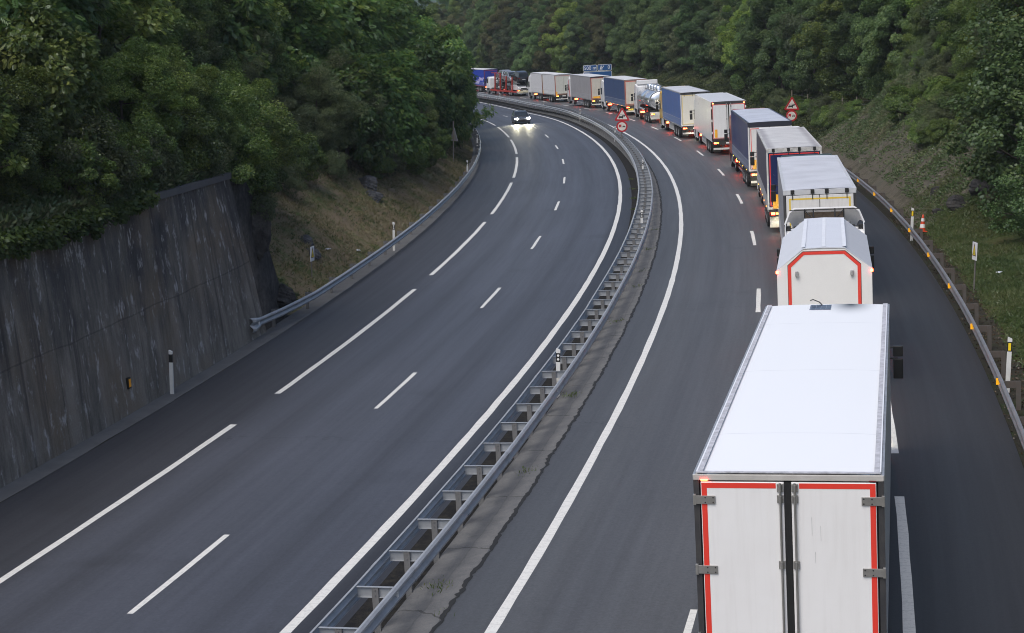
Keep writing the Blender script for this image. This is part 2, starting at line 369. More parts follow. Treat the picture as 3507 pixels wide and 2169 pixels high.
def apronmat():
    m, nt, out = nodes('apron'); L = nt.links.new
    b = N(nt, 'ShaderNodeBsdfPrincipled', Roughness=.85); b.inputs['Specular IOR Level'].default_value = .25
    uv = N(nt, 'ShaderNodeUVMap', _uv_map='so'); sp = N(nt, 'ShaderNodeSeparateXYZ'); L(uv.outputs[0], sp.inputs[0]); tc = N(nt, 'ShaderNodeTexCoord')
    n1 = N(nt, 'ShaderNodeTexNoise', Scale=1.6, Detail=9.0, Roughness=.7); L(tc.outputs['Object'], n1.inputs['Vector'])
    n2 = N(nt, 'ShaderNodeTexNoise', Scale=28.0, Detail=4.0, Roughness=.7); L(tc.outputs['Object'], n2.inputs['Vector'])
    n3 = N(nt, 'ShaderNodeTexNoise', Scale=.8, Detail=5.0); L(tc.outputs['Object'], n3.inputs['Vector'])
    r = ramp(nt, [(.25, (.06, .062, .066)), (.42, (.115, .117, .12)), (.55, (.15, .15, .15)), (.72, (.21, .205, .195))], mth(nt, 'ADD', mth(nt, 'MULTIPLY', n1.outputs[0], .65), mth(nt, 'MULTIPLY', n2.outputs[0], .35)))
    wob = mth(nt, 'MULTIPLY', mth(nt, 'SUBTRACT', n3.outputs[0], .5), 1.2)
    fy = mth(nt, 'FRACT', mth(nt, 'DIVIDE', mth(nt, 'ADD', sp.outputs[1], mth(nt, 'ADD', wob, mth(nt, 'MULTIPLY', sp.outputs[0], .55))), 3.7))
    jt = mth(nt, 'LESS_THAN', mth(nt, 'ABSOLUTE', mth(nt, 'SUBTRACT', fy, .5)), .006)
    cr = mth(nt, 'LESS_THAN', mth(nt, 'ABSOLUTE', mth(nt, 'ADD', mth(nt, 'ADD', sp.outputs[0], 1.32), mth(nt, 'MULTIPLY', wob, .22))), .018)
    c = mixc(nt, r.outputs[0], (.03, .03, .03), mth(nt, 'MULTIPLY', mth(nt, 'MAXIMUM', jt, mth(nt, 'MULTIPLY', cr, .3)), .6))
    L(c, b.inputs['Base Color']); bp = N(nt, 'ShaderNodeBump', Strength=.6, Distance=.02); L(mth(nt, 'ADD', n1.outputs[0], n2.outputs[0]), bp.inputs['Height']); L(bp.outputs[0], b.inputs['Normal'])
    L(b.outputs[0], out.inputs[0]); return m
APRON = apronmat()
GRAVEL = pbr('channel_dirt', (.016, .016, .017), .95, spec=.08, dirt=.4, dscale=6, bump=.8, bscale=40, dirtcol=(.055, .05, .04))
TAR = pbr('tar_seam', (.012, .012, .012), .8, dirt=.2)
ROCKM = groundmat('rock_stone', [(.3, (.04, .042, .047)), (.5, (.085, .088, .095)), (.62, (.14, .14, .14)), (.75, (.05, .055, .03))], 1.6, 6, .9)
ROCKD = groundmat('dark_rock', [(.3, (.022, .022, .024)), (.5, (.055, .053, .052)), (.65, (.09, .085, .08)), (.75, (.04, .05, .03))], 1.4, 5, .9)
ribbon('road', ys, [-14.36, -11.25, -9, -7.5, -5.5, -3.85, -2.98], [LZ]*7, A_L)
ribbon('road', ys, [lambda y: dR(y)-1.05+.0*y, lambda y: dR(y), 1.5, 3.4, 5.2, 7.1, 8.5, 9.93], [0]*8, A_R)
ribbon('gutter', ys, [-15.12, -14.34], [LZ+.03, LZ+.015], CONC, jag={1: .015})
# paved strip and drainage channel under the median barrier
ribbon('median_strip', ys, [-3.0, -2.72, lambda y: mC(y)-.12, lambda y: mC(y)-.06, lambda y: mC(y)+.12, lambda y: dR(y)-1.35, lambda y: dR(y)-1.0],
       [LZ-.01, LZ-.12, LZ-.05, -.34, -.16, -.05, -.006], APRON)
ribbon('gravel_channel', ys, [-2.98, lambda y: mC(y)-.07], [LZ+.02, LZ+.01], GRAVEL)
ribbon('tar_seam', np.arange(YN, 200, .12), [lambda y: dR(y)-1.07+.03*nz(y*2.3, 0, 1, 3), lambda y: dR(y)-.99+.03*nz(y*2.3, 0, 1, 3)], [.006, .006], TAR, jag={0: .022, 1: .012})
def lines(name, segs, o, w, z):
    """painted line sheets; segs = list of (y0, y1)"""
    V = []; F = []; UV = []
    for a, b in segs:
        n = max(2, int((b-a)/1.2)+1); yy = np.linspace(a, b, n); base = len(V)
        of = o(yy) if callable(o) else np.full(n, o)
        for y, c in zip(yy, of):
            for sgn in (-1, 1):
                V.append(SA(y, c+sgn*w/2+random.gauss(0, .006), z)); UV.append((c+sgn*w/2, y))
        F += [(base+2*i, base+2*i+1, base+2*i+3, base+2*i+2) for i in range(n-1)]
    ob = link(name, npmesh(name, np.array(V), np.array(F), PAINT, uv=np.array(UV)))
    return tag(ob, kind='structure')
lines('edge_line', [(YN, YF)], lambda y: -3.66-.34*np.exp(-((y-30)/48.0)**2), .225, LZ+.004)
lines('edge_line', [(YN, YF)], lambda y: dR(y), .20, .004)
lines('lane_marking', [(31.9+17.1*k-2.5, 31.9+17.1*k+2.5) for k in range(-1, 20)], -7.5, .14, LZ+.004)
_lo = [37.6+24.1*k for k in range(-2, 13)]
lines('edge_marking', [(24.4+24.3*k, 24.4+24.3*k+20.3) for k in range(-1, 14)], -11.25, .2, LZ+.004)
lines('lane_marking', [(57.7+16.93*k, 57.7+16.93*k+5.0) for k in range(-3, 20)], lambda y: dR(y)+3.38, .15, .004)
lines('edge_marking', [(39.1+23.5*k, 39.1+23.5*k+20.1) for k in range(-1, 14)], lambda y: dR(y)+7.05, .2, .004)
# ------------------------------------------------------------------ terrain
def terrain(name, y0, y1, o_list, hf, mats, step=1.0, pick=None):
    yy = np.arange(y0, y1+.01, step); oo = np.array(o_list, float)
    Y, O = np.meshgrid(yy, oo, indexing='ij')
    P = SA(Y, O, hf(Y, O)); n = len(oo)
    i, j = np.meshgrid(np.arange(len(yy)-1), np.arange(n-1), indexing='ij')
    F = np.stack([i*n+j, i*n+j+1, (i+1)*n+j+1, (i+1)*n+j], -1).reshape(-1, 4)
    if oo[1] < oo[0]: F = F[:, ::-1]
    me = npmesh(name, P.reshape(-1, 3), F, mats, uv=np.stack([O, Y], -1).reshape(-1, 2), smooth=True)
    if pick:
        yc = (yy[i]+step/2).ravel(); oc = ((oo[j]+oo[j+1])/2).ravel()
        me.polygons.foreach_set('material_index', pick(yc, oc).astype(np.int32))
    return tag(link(name, me), kind='structure')
oL = [-14.95, -15.2, -15.36, -15.38]+list(np.arange(-15.8, -26, -.6))+list(np.arange(-26, -52, -2))+[-56, -64, -75, -90]
terrain('hillside', 20, 425, oL, hL, [G_SLOPE, G_SOIL, ROCKD], .5,
        lambda y, o: np.where((y < 63.4+.7*nz(o*2, y)) & (o > -19), 2, np.where( ((-15-o) > np.interp(y, [62, 80, 110, 150, 200], [6.5, 6.0, 4.3, 2.8, 2])+.8*nz(y*.5, o*.5)), 1, 0)))
oR = [9.88, 10.1, 10.5, 10.9, 11.1]+list(np.arange(11.4, 24, .6))+list(np.arange(24, 60, 2))+[64, 72, 84, 100]
terrain('hillside', 4, 425, oR, hR, [G_LAWN, G_BANK, G_SOIL, G_DITCH], 1.0,
        lambda y, o: np.where(o < 10.95+.25*nz(y*.9, o), 3, np.where((y > 79+2*nz(o, y)) & (y < 133) & (o < 24), 1, np.where(o > np.where(y < 80, 18.5, np.where(y > 170, 23, 20)), 2, 0))))
# ground sheet under everything, out to the distant hills
gv = [(-900, -200, -9), (900, -200, -9), (900, 1600, -9), (-900, 1600, -9)]
tag(MB().add(gv, [(0, 1, 2, 3)]).build('ground', G_SOIL), kind='structure')
def far_hill(y0, xs, base, hfun, mat):
    P = []
    for k in range(9):
        t = k/8
        P.append([(x, y0+220*t, base+hfun(x)*math.sin(t*math.pi/2)+4*nz(x*.02, t*9)) for x in xs])
    return tag(MB().grid(P).build('hills', mat), kind='structure')
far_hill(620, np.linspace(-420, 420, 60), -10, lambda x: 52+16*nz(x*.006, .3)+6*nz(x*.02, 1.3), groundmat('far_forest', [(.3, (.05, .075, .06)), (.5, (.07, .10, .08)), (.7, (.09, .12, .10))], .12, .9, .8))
# ------------------------------------------------------------------ retaining wall
def retaining_wall():
    t = thing('retaining_wall', S(45, -15.1, LZ), 'tall dark concrete retaining wall with white and brown water streaks', 'wall')
    t.location = (0, 0, 0)
    yy = np.arange(14, 57.61, .4)
    V = []; UV = []
    rows = np.linspace(0, 6.05, 10)
    def wp(y, h, do=0.0):
        k = min(max((y-52)/5.6, 0), 1)
        return SA(y+1.9*k*(1-h/6.05), -15.0-.055*h+.012*nz(y*2, h*2)+do, LZ-.05+h)
    for y in yy:
        for h in rows: V.append(wp(y, h)); UV.append((y, h))
    n = len(rows); k = len(yy)
    F = [(i*n+j, (i+1)*n+j, (i+1)*n+j+1, i*n+j+1) for i in range(k-1) for j in range(n-1)]
    for h in rows:               # chamfered end return
        for dy, do in ((0, 0), (.30, -.12), (.42, -.5), (.5, -3.4)):
            V.append(wp(57.6, h)+SA(57.6+dy, -15+do, 0)-SA(57.6, -15, 0)); UV.append((57.6+dy-do, h))
    b = k*n
    F += [(b+j*4+q, b+j*4+q+1, b+(j+1)*4+q+1, b+(j+1)*4+q) for j in range(n-1) for q in range(3)]
    b2 = len(V)
    for y in yy:
        for do in (0, -.5): V.append(SA(y, -15.333+do, LZ+6.0)); UV.append((y, 6+do))
    F += [(b2+2*i, b2+2*i+2, b2+2*i+3, b2+2*i+1) for i in range(k-1)]
    link('wall_face', npmesh('wall_face', np.array(V), np.array(F), concrete_wall(), uv=np.array(UV)), t)
    # coping at the far end
    cp = MB()
    yy = np.arange(47.5, 57.7, .6); P = []
    for y in yy: P.append([S(y, -15.28, LZ+6.0), S(y, -15.28, LZ+6.22), S(y, -15.75, LZ+6.22), S(y, -15.75, LZ+6.0)])
    P2 = [r+[r[0]] for r in P]; cp.grid(P2, smooth=False); cp.add(P[-1], [(0, 1, 2, 3)])
    cp.build('coping', pbr('coping_concrete', (.10, .10, .105), .85, dirt=.4, dscale=2), t)
    m = MB(); y = 46.0
    c = S(46.2, -15.045, LZ+.95)
    m.box(-.02, .06, -.09, .09, -.17, .17); o = m.build('reflector_housing', pbr('black_plastic', (.012, .012, .012), .5), t, loc=c); o.rotation_euler.z = yaw(46)
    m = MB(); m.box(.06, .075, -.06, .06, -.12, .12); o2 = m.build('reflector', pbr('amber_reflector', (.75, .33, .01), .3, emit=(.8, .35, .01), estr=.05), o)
retaining_wall()
# ------------------------------------------------------------------ guard rails
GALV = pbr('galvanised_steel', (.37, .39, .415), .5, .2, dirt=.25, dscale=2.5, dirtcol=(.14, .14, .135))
GALVD = pbr('weathered_steel', (.22, .22, .222), .55, .3, dirt=.4, dscale=3, dirtcol=(.08, .07, .06))
WPROF = [(0, .755), (.035, .752), (.075, .715), (.08, .672), (.03, .625), (.0, .60), (.03, .572), (.08, .525), (.075, .482), (.035, .448), (0, .445)]
def wbeam(name, y0, y1, of, side, z0, mat, parent, step=1.0, flare=None):
    of0 = of; of = lambda y: of0(y)+.014*float(nz(y*.31, z0*7+side, 1, 5)); z00 = z0
    yy = np.arange(y0, y1+.01, step); P = []
    for i, y in enumerate(yy):
        fl = flare(y) if flare else 0
        P.append([S(y, float(of(y))+side*u-.0*fl, z0+.6+(v-.6)*(1+fl)) for u, v in WPROF])
    m = MB(); m.grid(P, smooth=False, flip=side < 0)
    for y in np.arange(y0+1, min(y1, 125), 4.0):
        m.grid([[S(yy_, float(of(yy_))+side*(u+.007), z0+v) for u, v in WPROF] for yy_ in (y, y+.34)], smooth=False, flip=side < 0)
    Q = [[S(y, float(of(y))+side*(u-.006), z0+v-(.003 if k == 0 else -.003 if k == len(WPROF)-1 else 0)) for k, (u, v) in enumerate(WPROF)] for y in yy]
    m.grid(Q, smooth=False, flip=side > 0)
    return m.build(name, mat, parent)
def frame_at(y):
    return yaw(y)
AMBER = MATS['amber_reflector']
REFW = pbr('white_reflector', (.8, .8, .78), .3)
def median_barrier():
    t = thing('median_barrier', (0, 0, 0), 'double sided steel crash barrier with ladder crossbars between the carriageways', 'guard rail')
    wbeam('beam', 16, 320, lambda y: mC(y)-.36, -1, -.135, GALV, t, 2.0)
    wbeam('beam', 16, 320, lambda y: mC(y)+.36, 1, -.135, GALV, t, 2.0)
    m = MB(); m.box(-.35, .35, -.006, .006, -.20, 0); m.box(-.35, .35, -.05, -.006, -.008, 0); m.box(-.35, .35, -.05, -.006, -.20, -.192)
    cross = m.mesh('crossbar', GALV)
    m = MB(); m.box(-.06, .06, -.062, -.054, -.95, -.02); m.box(-.06, -.052, -.054, -.008, -.95, -.02); m.box(.052, .06, -.054, -.008, -.95, -.02)
    for z in (-.06, -.15): m.cyl((0, -.062, z), (0, -.075, z), .014, n=6)
    post = m.mesh('post', GALVD)
    far = MB(); farc = MB()
    k = 0
    yy = list(np.arange(24.05, 318, 1.985))
    for y in yy:
        p = S(y, float(mC(y)), .60)
        if k < 100:
            link('crossbar', cross, t, p, yaw(y)); link('post', post, t, p, yaw(y))
        else:
            far.box(p.x-.35, p.x+.35, p.y-.006, p.y+.006, p.z-.2, p.z); farc.box(p.x-.06, p.x+.06, p.y-.06, p.y-.01, p.z-.95, p.z-.02)
        k += 1
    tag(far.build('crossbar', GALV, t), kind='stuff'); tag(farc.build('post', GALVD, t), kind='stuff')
    for y in np.arange(28.0, 240, 16):
        p = S(float(y), float(mC(y))+.36, -.135+.60); m = MB(); m.box(-.01, .055, -.025, .025, -.05, .05); m.build('reflector', REFW, t, loc=p).rotation_euler.z = yaw(y)
median_barrier()
def side_rail(label, y0, y1, off, side, z0, pitch, refl, end=False, mat=None, pm=None):
    """side=+1: traffic on the left of the rail (right verge), -1: left verge"""
    t = thing('guard_rail', (0, 0, 0), label, 'guard rail')
    pm = pm or GALVD; off_ = off if callable(off) else (lambda y: off)
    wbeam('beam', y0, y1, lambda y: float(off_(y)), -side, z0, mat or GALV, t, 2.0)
    m = MB(); m.box(-.06, .06, -.05, -.042, -.75, .70); m.box(-.06, -.052, -.042, .0, -.75, .70); m.box(.052, .06, -.042, .0, -.75, .70)
    post = m.mesh('post', pm)
    m = MB(); a, b = (0, .42) if side > 0 else (-.42, 0)
    m.box(a, b, -.004, .004, .52, .70); m.box(a, b, .004, .05, .692, .70); m.box(a, b, .004, .05, .52, .528)
    br = m.mesh('bracket', pm)
    y = y0+2.2; k = 0
    while y < y1 and k < 100:
        link('post', post, t, S(y, float(off_(y))+side*.38, z0), yaw(y)); link('bracket', br, t, S(y, float(off_(y)), z0), yaw(y))
        y += pitch; k += 1
    if refl:
        m = MB(); m.prism([(-.115, -.085), (.0, -.085), (.0, .085), (-.115, .085)], 'y', -.012, .012)
        rm = m.mesh('reflector', refl)
        y = y0+refl_off
        while y < min(y1, 260):
            link('reflector', rm, t, S(y, float(off_(y))-side*.02, z0+.62), yaw(y)); y += 7.35
    if end:
        m = MB(); P = []; off = float(off_(y0))
        for q, (dy, fl, b) in enumerate(((0, 1, 0), (-.35, 1.35, -.03), (-.7, 1.75, .02), (-.8, 1.75, .12))):
            P.append([S(y0+dy, off-side*u*fl+.0-b*1.0, z0+.6+(v-.6)*fl) for u, v in WPROF])
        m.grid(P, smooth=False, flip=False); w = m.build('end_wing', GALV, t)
        md = w.modifiers.new('thick', 'SOLIDIFY'); md.thickness = .006
        m = MB(); m.box(.085, .10, -.07, .07, -.09, .09); m.build('reflector', REFW, t, loc=S(y0-.3, off, z0+.6)).rotation_euler.z = yaw(y0)
    return t
refl_off = 28.3
side_rail('weathered steel guard rail with amber reflectors along the right verge', 15.4, 300, 9.98, 1, 0, 3.68, pbr('amber_tab', (.95, .45, .01), .4, emit=(1, .45, .01), estr=.25), False, pbr('grey_rail', (.23, .235, .25), .5, .3, dirt=.35, dscale=2.5, dirtcol=(.11, .11, .11)), pbr('rusty_post', (.095, .088, .08), .7, .1, dirt=.4, dscale=4, dirtcol=(.10, .06, .04)))  # amber tabs are no lamps; a faint glow is put into their material
refl_off = 5
side_rail('steel guard rail curving along the left embankment from the wall end', 58.4, 310, lambda y: np.interp(y, [58.4, 61, 64.5], [-14.93, -14.62, -14.42]), -1, LZ, 4.0, REFW, True)
# ------------------------------------------------------------------ delineator posts
WPL = pbr('white_plastic', (.72, .72, .70), .5, dirt=.25, dscale=4, streak=.2)
BPL = MATS['black_plastic']
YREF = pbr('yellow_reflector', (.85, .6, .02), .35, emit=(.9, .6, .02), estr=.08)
def delineator(y, o, z, label, group, yellow, h=1.42):
    t = thing('delineator_post', S(y, o, z), label, 'delineator', yaw(y), group, True)
    m = MB(); prof = [(-.06, -.035), (.06, -.035), (.05, .045), (-.05, .045)]
    m.prism(prof, 'z', -.3, h-.36); m.build('post', WPL, t)
    m = MB(); m.prism(prof, 'z', h-.36, h-.10); m.build('band', BPL, t)
    m = MB(); top = [(x, y2, h+.03 if x < 0 else h-.015) for x, y2 in prof]; bot = [(x, y2, h-.10) for x, y2 in prof]
    m.add(bot+top, [(3, 2, 1, 0), (4, 5, 6, 7), (0, 1, 5, 4), (1, 2, 6, 5), (2, 3, 7, 6), (3, 0, 4, 7)]); m.build('cap', WPL, t)
    if yellow:
        m = MB(); m.box(-.035, .035, -.043, -.036, h-.33, h-.13); m.build('reflector', YREF, t)
    elif yellow is not None:
        for dz in (.17, .28):
            m = MB(); m.cyl((0, -.036, h-dz), (0, -.043, h-dz), .035, n=12); m.build('reflector', REFW, t)
g = 'delineator posts of the left verge'
delineator(48.8, -14.75, LZ, 'tall white post with black band at the foot of the concrete wall', g, None, 1.40)
delineator(82, -14.62, LZ, 'white post behind the left guard rail, the nearest one with two reflectors', g, False, 1.45)
delineator(122.8, -14.7, LZ, 'white post behind left guard rail halfway along the grassy slope', g, False, 1.35)
delineator(156.5, -14.7, LZ, 'small white post behind left rail near the dark overhanging tree', g, False, 1.3)
delineator(176, -14.7, LZ, 'white post at left rail right under the overhanging branches', g, False, 1.3)
g = 'delineator posts in the median barrier'
for i, (y, lab) in enumerate([(46.3, 'white post with two round reflectors, nearest one in the median barrier'), (80.9, 'white post in the median barrier beside the sharpest bend, second nearest'),
        (110.9, 'white post in the median barrier between the second nearest post and the red warning sign'), (150.2, 'white post in the median barrier just left of the red warning sign'), (186.5, 'small white post in median barrier beside the dark blue curtain truck'),
        (220.9, 'small white post in median barrier below the grey curtain truck'), (260.4, 'tiny farthest white post in median barrier below the car transporter')]):
    delineator(y, float(mC(y))+.02, -.12, lab, g, False, 1.2 if i else 1.25)
g = 'delineator posts of the right verge'
delineator(74.5, 10.12, 0, 'white post with yellow reflector behind right rail near the traffic cone', g, True, 1.4)
delineator(45.3, 10.28, 0, 'white post with yellow reflector at the right edge, nearest one', g, True, 1.42)
# traffic cone
t = thing('traffic_cone', S(77, 10.9, .0), 'orange and white striped traffic cone on the right verge', 'cone', 0, None, True)
m = MB(); m.box(-.19, .19, -.19, .19, 0, .04); m.build('base', pbr('cone_red', (.62, .06, .012), .5), t, bevel=.015)
cr = [(0.14, .04), (.125, .19), (.10, .36), (.082, .48), (.06, .62), (.035, .78), (0, .785)]
MB().lathe(cr, (0, 0, 0), n=18).build('cone_body', MATS['cone_red'], t)
for a, b, ra, rb in ((.19, .36, .127, .102), (.48, .62, .084, .062)):
    MB().lathe([(ra+.003, a), (rb+.003, b)], (0, 0, 0), n=18).build('white_band', pbr('cone_white', (.75, .75, .73), .4), t)
# ------------------------------------------------------------------ trucks
WHITE = pbr('white_paint', (.78, .78, .78), .32, dirt=.10, dscale=1.2, streak=.10, dirtcol=(.45, .44, .42))
DOORW = pbr('white_door_panel', (.70, .69, .68), .38, dirt=.13, dscale=.9, streak=.16, dirtcol=(.38, .36, .33))
BEIGE = pbr('beige_door_panel', (.62, .58, .50), .42, dirt=.15, dscale=.9, streak=.2, dirtcol=(.36, .33, .28))
NAVYD = pbr('navy_door_panel', (.012, .022, .085), .25, dirt=.12, dscale=1.5, streak=.2, dirtcol=(.05, .06, .12))
ROOFW = pbr('white_roof_skin', (.80, .81, .83), .38, dirt=.05, dscale=.7, dirtcol=(.62, .63, .66))
DARKM = pbr('dark_frame_steel', (.055, .055, .06), .45, .4, dirt=.3, dscale=3, dirtcol=(.12, .11, .10))
CHASS = pbr('chassis_black', (.022, .022, .024), .6, dirt=.4, dscale=3, dirtcol=(.06, .052, .045))
RUBBER = pbr('tyre_rubber', (.018, .018, .018), .8, dirt=.4, dscale=4, dirtcol=(.05, .047, .043))
RIMM = pbr('rim_steel', (.38, .38, .39), .4, .6, dirt=.35, dscale=6)
STEEL = pbr('hinge_steel', (.42, .41, .39), .38, .75, dirt=.3, dscale=5, dirtcol=(.2, .19, .17))
ALU = pbr('aluminium_rail', (.50, .50, .51), .42, .6, dirt=.4, dscale=5, dirtcol=(.2, .2, .2))
GLASSD = pbr('dark_glass', (.015, .02, .025), .08, dirt=.05)
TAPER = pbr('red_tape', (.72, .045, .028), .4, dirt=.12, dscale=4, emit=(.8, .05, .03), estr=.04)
TAPEY = pbr('yellow_tape', (.72, .50, .05), .4, dirt=.1, dscale=4)
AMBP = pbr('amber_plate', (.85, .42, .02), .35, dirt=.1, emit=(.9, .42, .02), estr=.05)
YPLATE = pbr('yellow_plate', (.85, .62, .04), .4)
NPLATE = pbr('number_plate', (.75, .75, .74), .4)
FLAPW = pbr('pale_bumper', (.62, .62, .60), .45, dirt=.25, dscale=3, streak=.3)
REDL = emis('brake_lamp', (1.0, .06, .02), 24)
REDDIM = emis('tail_lamp_dim', (1.0, .06, .02), 5)
REDM = emis('marker_lamp', (1.0, .05, .015), 40)
REDOFF = pbr('unlit_red_lens', (.18, .01, .012), .25)
ORAL = emis('amber_lamp', (1.0, .40, .04), 9)
HEADL = emis('headlamp_glass', (1.0, .93, .75), 45)
def curtainmat(name, col, fade=None):
    """tarpaulin side with vertical folds, slight gloss"""
    m, nt, out = nodes(name); L = nt.links.new
    b = N(nt, 'ShaderNodeBsdfPrincipled', Roughness=.5); b.inputs['Specular IOR Level'].default_value = .3
    tc = N(nt, 'ShaderNodeTexCoord'); sp = N(nt, 'ShaderNodeSeparateXYZ'); L(tc.outputs['Object'], sp.inputs[0])
    n1 = N(nt, 'ShaderNodeTexNoise', Scale=.8, Detail=6.0); L(tc.outputs['Object'], n1.inputs['Vector'])
    mp = N(nt, 'ShaderNodeMapping'); mp.inputs['Scale'].default_value = (1, 5, .35); L(tc.outputs['Object'], mp.inputs[0])
    n2 = N(nt, 'ShaderNodeTexNoise', Scale=2.0, Detail=5.0); L(mp.outputs[0], n2.inputs['Vector'])
    c = mixc(nt, col, tuple(.75*k+.015 for k in col), mth(nt, 'MULTIPLY', mth(nt, 'SUBTRACT', n1.outputs[0], .42, True), 1.8, True))
    c = mixc(nt, c, tuple(.7*k for k in col), mth(nt, 'MULTIPLY', mth(nt, 'SUBTRACT', n2.outputs[0], .5, True), 2.2, True))
    seam = mth(nt, 'LESS_THAN', mth(nt, 'FRACT', mth(nt, 'MULTIPLY', sp.outputs[1], 1.75)), .07)
    c = mixc(nt, c, tuple(.55*k for k in col), mth(nt, 'MULTIPLY', seam, .6))
    if fade:                                   # soft white lettering smear of the moving blue lorries
        z0, z1, pal = fade
        zf = mth(nt, 'MULTIPLY', mth(nt, 'GREATER_THAN', sp.outputs[2], z0), mth(nt, 'LESS_THAN', sp.outputs[2], z1))
        mp3 = N(nt, 'ShaderNodeMapping'); mp3.inputs['Scale'].default_value = (1, .45, 1.4); L(tc.outputs['Object'], mp3.inputs[0])
        n3 = N(nt, 'ShaderNodeTexNoise', Scale=1.0, Detail=3.0); L(mp3.outputs[0], n3.inputs['Vector'])
        c = mixc(nt, c, pal, mth(nt, 'MULTIPLY', zf, mth(nt, 'MULTIPLY', mth(nt, 'SUBTRACT', n3.outputs[0], .44, True), 9, True)))
    L(c, b.inputs['Base Color'])
    wv = mth(nt, 'SINE', mth(nt, 'MULTIPLY', sp.outputs[1], 11.0))
    bp = N(nt, 'ShaderNodeBump', Strength=.5, Distance=.012)
    L(mth(nt, 'ADD', mth(nt, 'MULTIPLY', wv, .5), mth(nt, 'MULTIPLY', n2.outputs[0], 1.6)), bp.inputs['Height']); L(bp.outputs[0], b.inputs['Normal'])
    L(b.outputs[0], out.inputs[0]); return m
def tarproof(name, col, wr, worn=None, dist=.14):
    m, nt, out = nodes(name); L = nt.links.new
    b = N(nt, 'ShaderNodeBsdfPrincipled', Roughness=.5)
    tc = N(nt, 'ShaderNodeTexCoord')
    mp = N(nt, 'ShaderNodeMapping'); mp.inputs['Scale'].default_value = (.45, 2.6, 1); mp.inputs['Rotation'].default_value = (0, 0, .15); L(tc.outputs['Object'], mp.inputs[0])
    n1 = N(nt, 'ShaderNodeTexNoise', Scale=1.6, Detail=6.0, Roughness=.6); n1.inputs['Distortion'].default_value = .6; L(mp.outputs[0], n1.inputs['Vector'])
    n2 = N(nt, 'ShaderNodeTexNoise', Scale=.7, Detail=5.0); L(tc.outputs['Object'], n2.inputs['Vector'])
    c = mixc(nt, col, tuple(k*.72 for k in col), mth(nt, 'MULTIPLY', mth(nt, 'SUBTRACT', n2.outputs[0], .42, True), 2.0, True))
    if worn:
        sp = N(nt, 'ShaderNodeSeparateXYZ'); L(tc.outputs['Object'], sp.inputs[0])
        mp2 = N(nt, 'ShaderNodeMapping'); mp2.inputs['Scale'].default_value = (.6, 7, 1); L(tc.outputs['Object'], mp2.inputs[0])
        n3 = N(nt, 'ShaderNodeTexNoise', Scale=1.0, Detail=7.0, Roughness=.7); L(mp2.outputs[0], n3.inputs['Vector'])
        edge = mth(nt, 'SUBTRACT', 1.05, mth(nt, 'ABSOLUTE', sp.outputs[0]), True)
        f = mth(nt, 'MULTIPLY', mth(nt, 'ADD', mth(nt, 'SUBTRACT', n3.outputs[0], .48), mth(nt, 'MULTIPLY', mth(nt, 'MINIMUM', edge, .25), .9)), 2.6, True)
        c = mixc(nt, c, worn, f)
    L(c, b.inputs['Base Color'])
    bp = N(nt, 'ShaderNodeBump', Strength=wr, Distance=dist); L(n1.outputs[0], bp.inputs['Height']); L(bp.outputs[0], b.inputs['Normal'])
    L(b.outputs[0], out.inputs[0]); return m
def reefroof():
    m = pbr('reefer_roof', (.88, .885, .895), .35, dirt=.03, dscale=.5, dirtcol=(.7, .71, .74)).copy(); m.name = 'sooty_roof'
    nt = m.node_tree; L = nt.links.new
    b = [n for n in nt.nodes if n.type == 'BSDF_PRINCIPLED'][0]; tc = [n for n in nt.nodes if n.type == 'TEX_COORD'][0]
    src = b.inputs['Base Color'].links[0].from_socket
    d = N(nt, 'ShaderNodeVectorMath', _operation='DISTANCE'); mp = N(nt, 'ShaderNodeMapping'); mp.inputs['Scale'].default_value = (1, .45, 0); L(tc.outputs['Object'], mp.inputs[0])
    L(mp.outputs[0], d.inputs[0]); d.inputs[1].default_value = (.50, 13.42*.45, 0)
    f = mth(nt, 'POWER', mth(nt, 'SUBTRACT', 1.0, mth(nt, 'MULTIPLY', d.outputs['Value'], 1.6), True), 1.7)
    c = mixc(nt, src, (.02, .02, .022), mth(nt, 'MULTIPLY', f, 1.1, True))
    sp = N(nt, 'ShaderNodeSeparateXYZ'); L(tc.outputs['Object'], sp.inputs[0])
    seam = mth(nt, 'LESS_THAN', mth(nt, 'ABSOLUTE', mth(nt, 'SUBTRACT', mth(nt, 'FRACT', mth(nt, 'DIVIDE', sp.outputs[1], 4.5)), .5)), .0022)
    c = mixc(nt, c, (.5, .5, .52), mth(nt, 'MULTIPLY', seam, .5))
    L(c, b.inputs['Base Color'])
    return m
_m = MB(); _m.lathe([(0, .13), (.27, .13), (.29, .16), (.46, .165), (.50, .13), (.51, .02), (.51, -.10), (.49, -.15), (.29, -.16), (0, -.16)], (0, 0, 0), 'x', 20)
TYRE = _m.mesh('wheel', RUBBER)
_m = MB(); _m.lathe([(0, .19), (.09, .19), (.11, .14), (.2, .10), (.265, .135), (.275, .165)], (0, 0, 0), 'x', 16)
for _i in range(8): _a = _i*math.pi/4; _m.cyl((.13, .15*math.cos(_a), .15*math.sin(_a)), (.16, .15*math.cos(_a), .15*math.sin(_a)), .022, n=6)
RIM = _m.mesh('rim', RIMM)
def wheel(parent, x, y, r=.5, rimmat=None):
    w = link('wheel', TYRE, parent, (x, y, r)); s = r/.51; sg = 1 if x > 0 else -1
    w.scale = (s, s, s); rm = link('rim', RIM, w); 
    if sg < 0: w.rotation_euler.z = math.pi
    return w
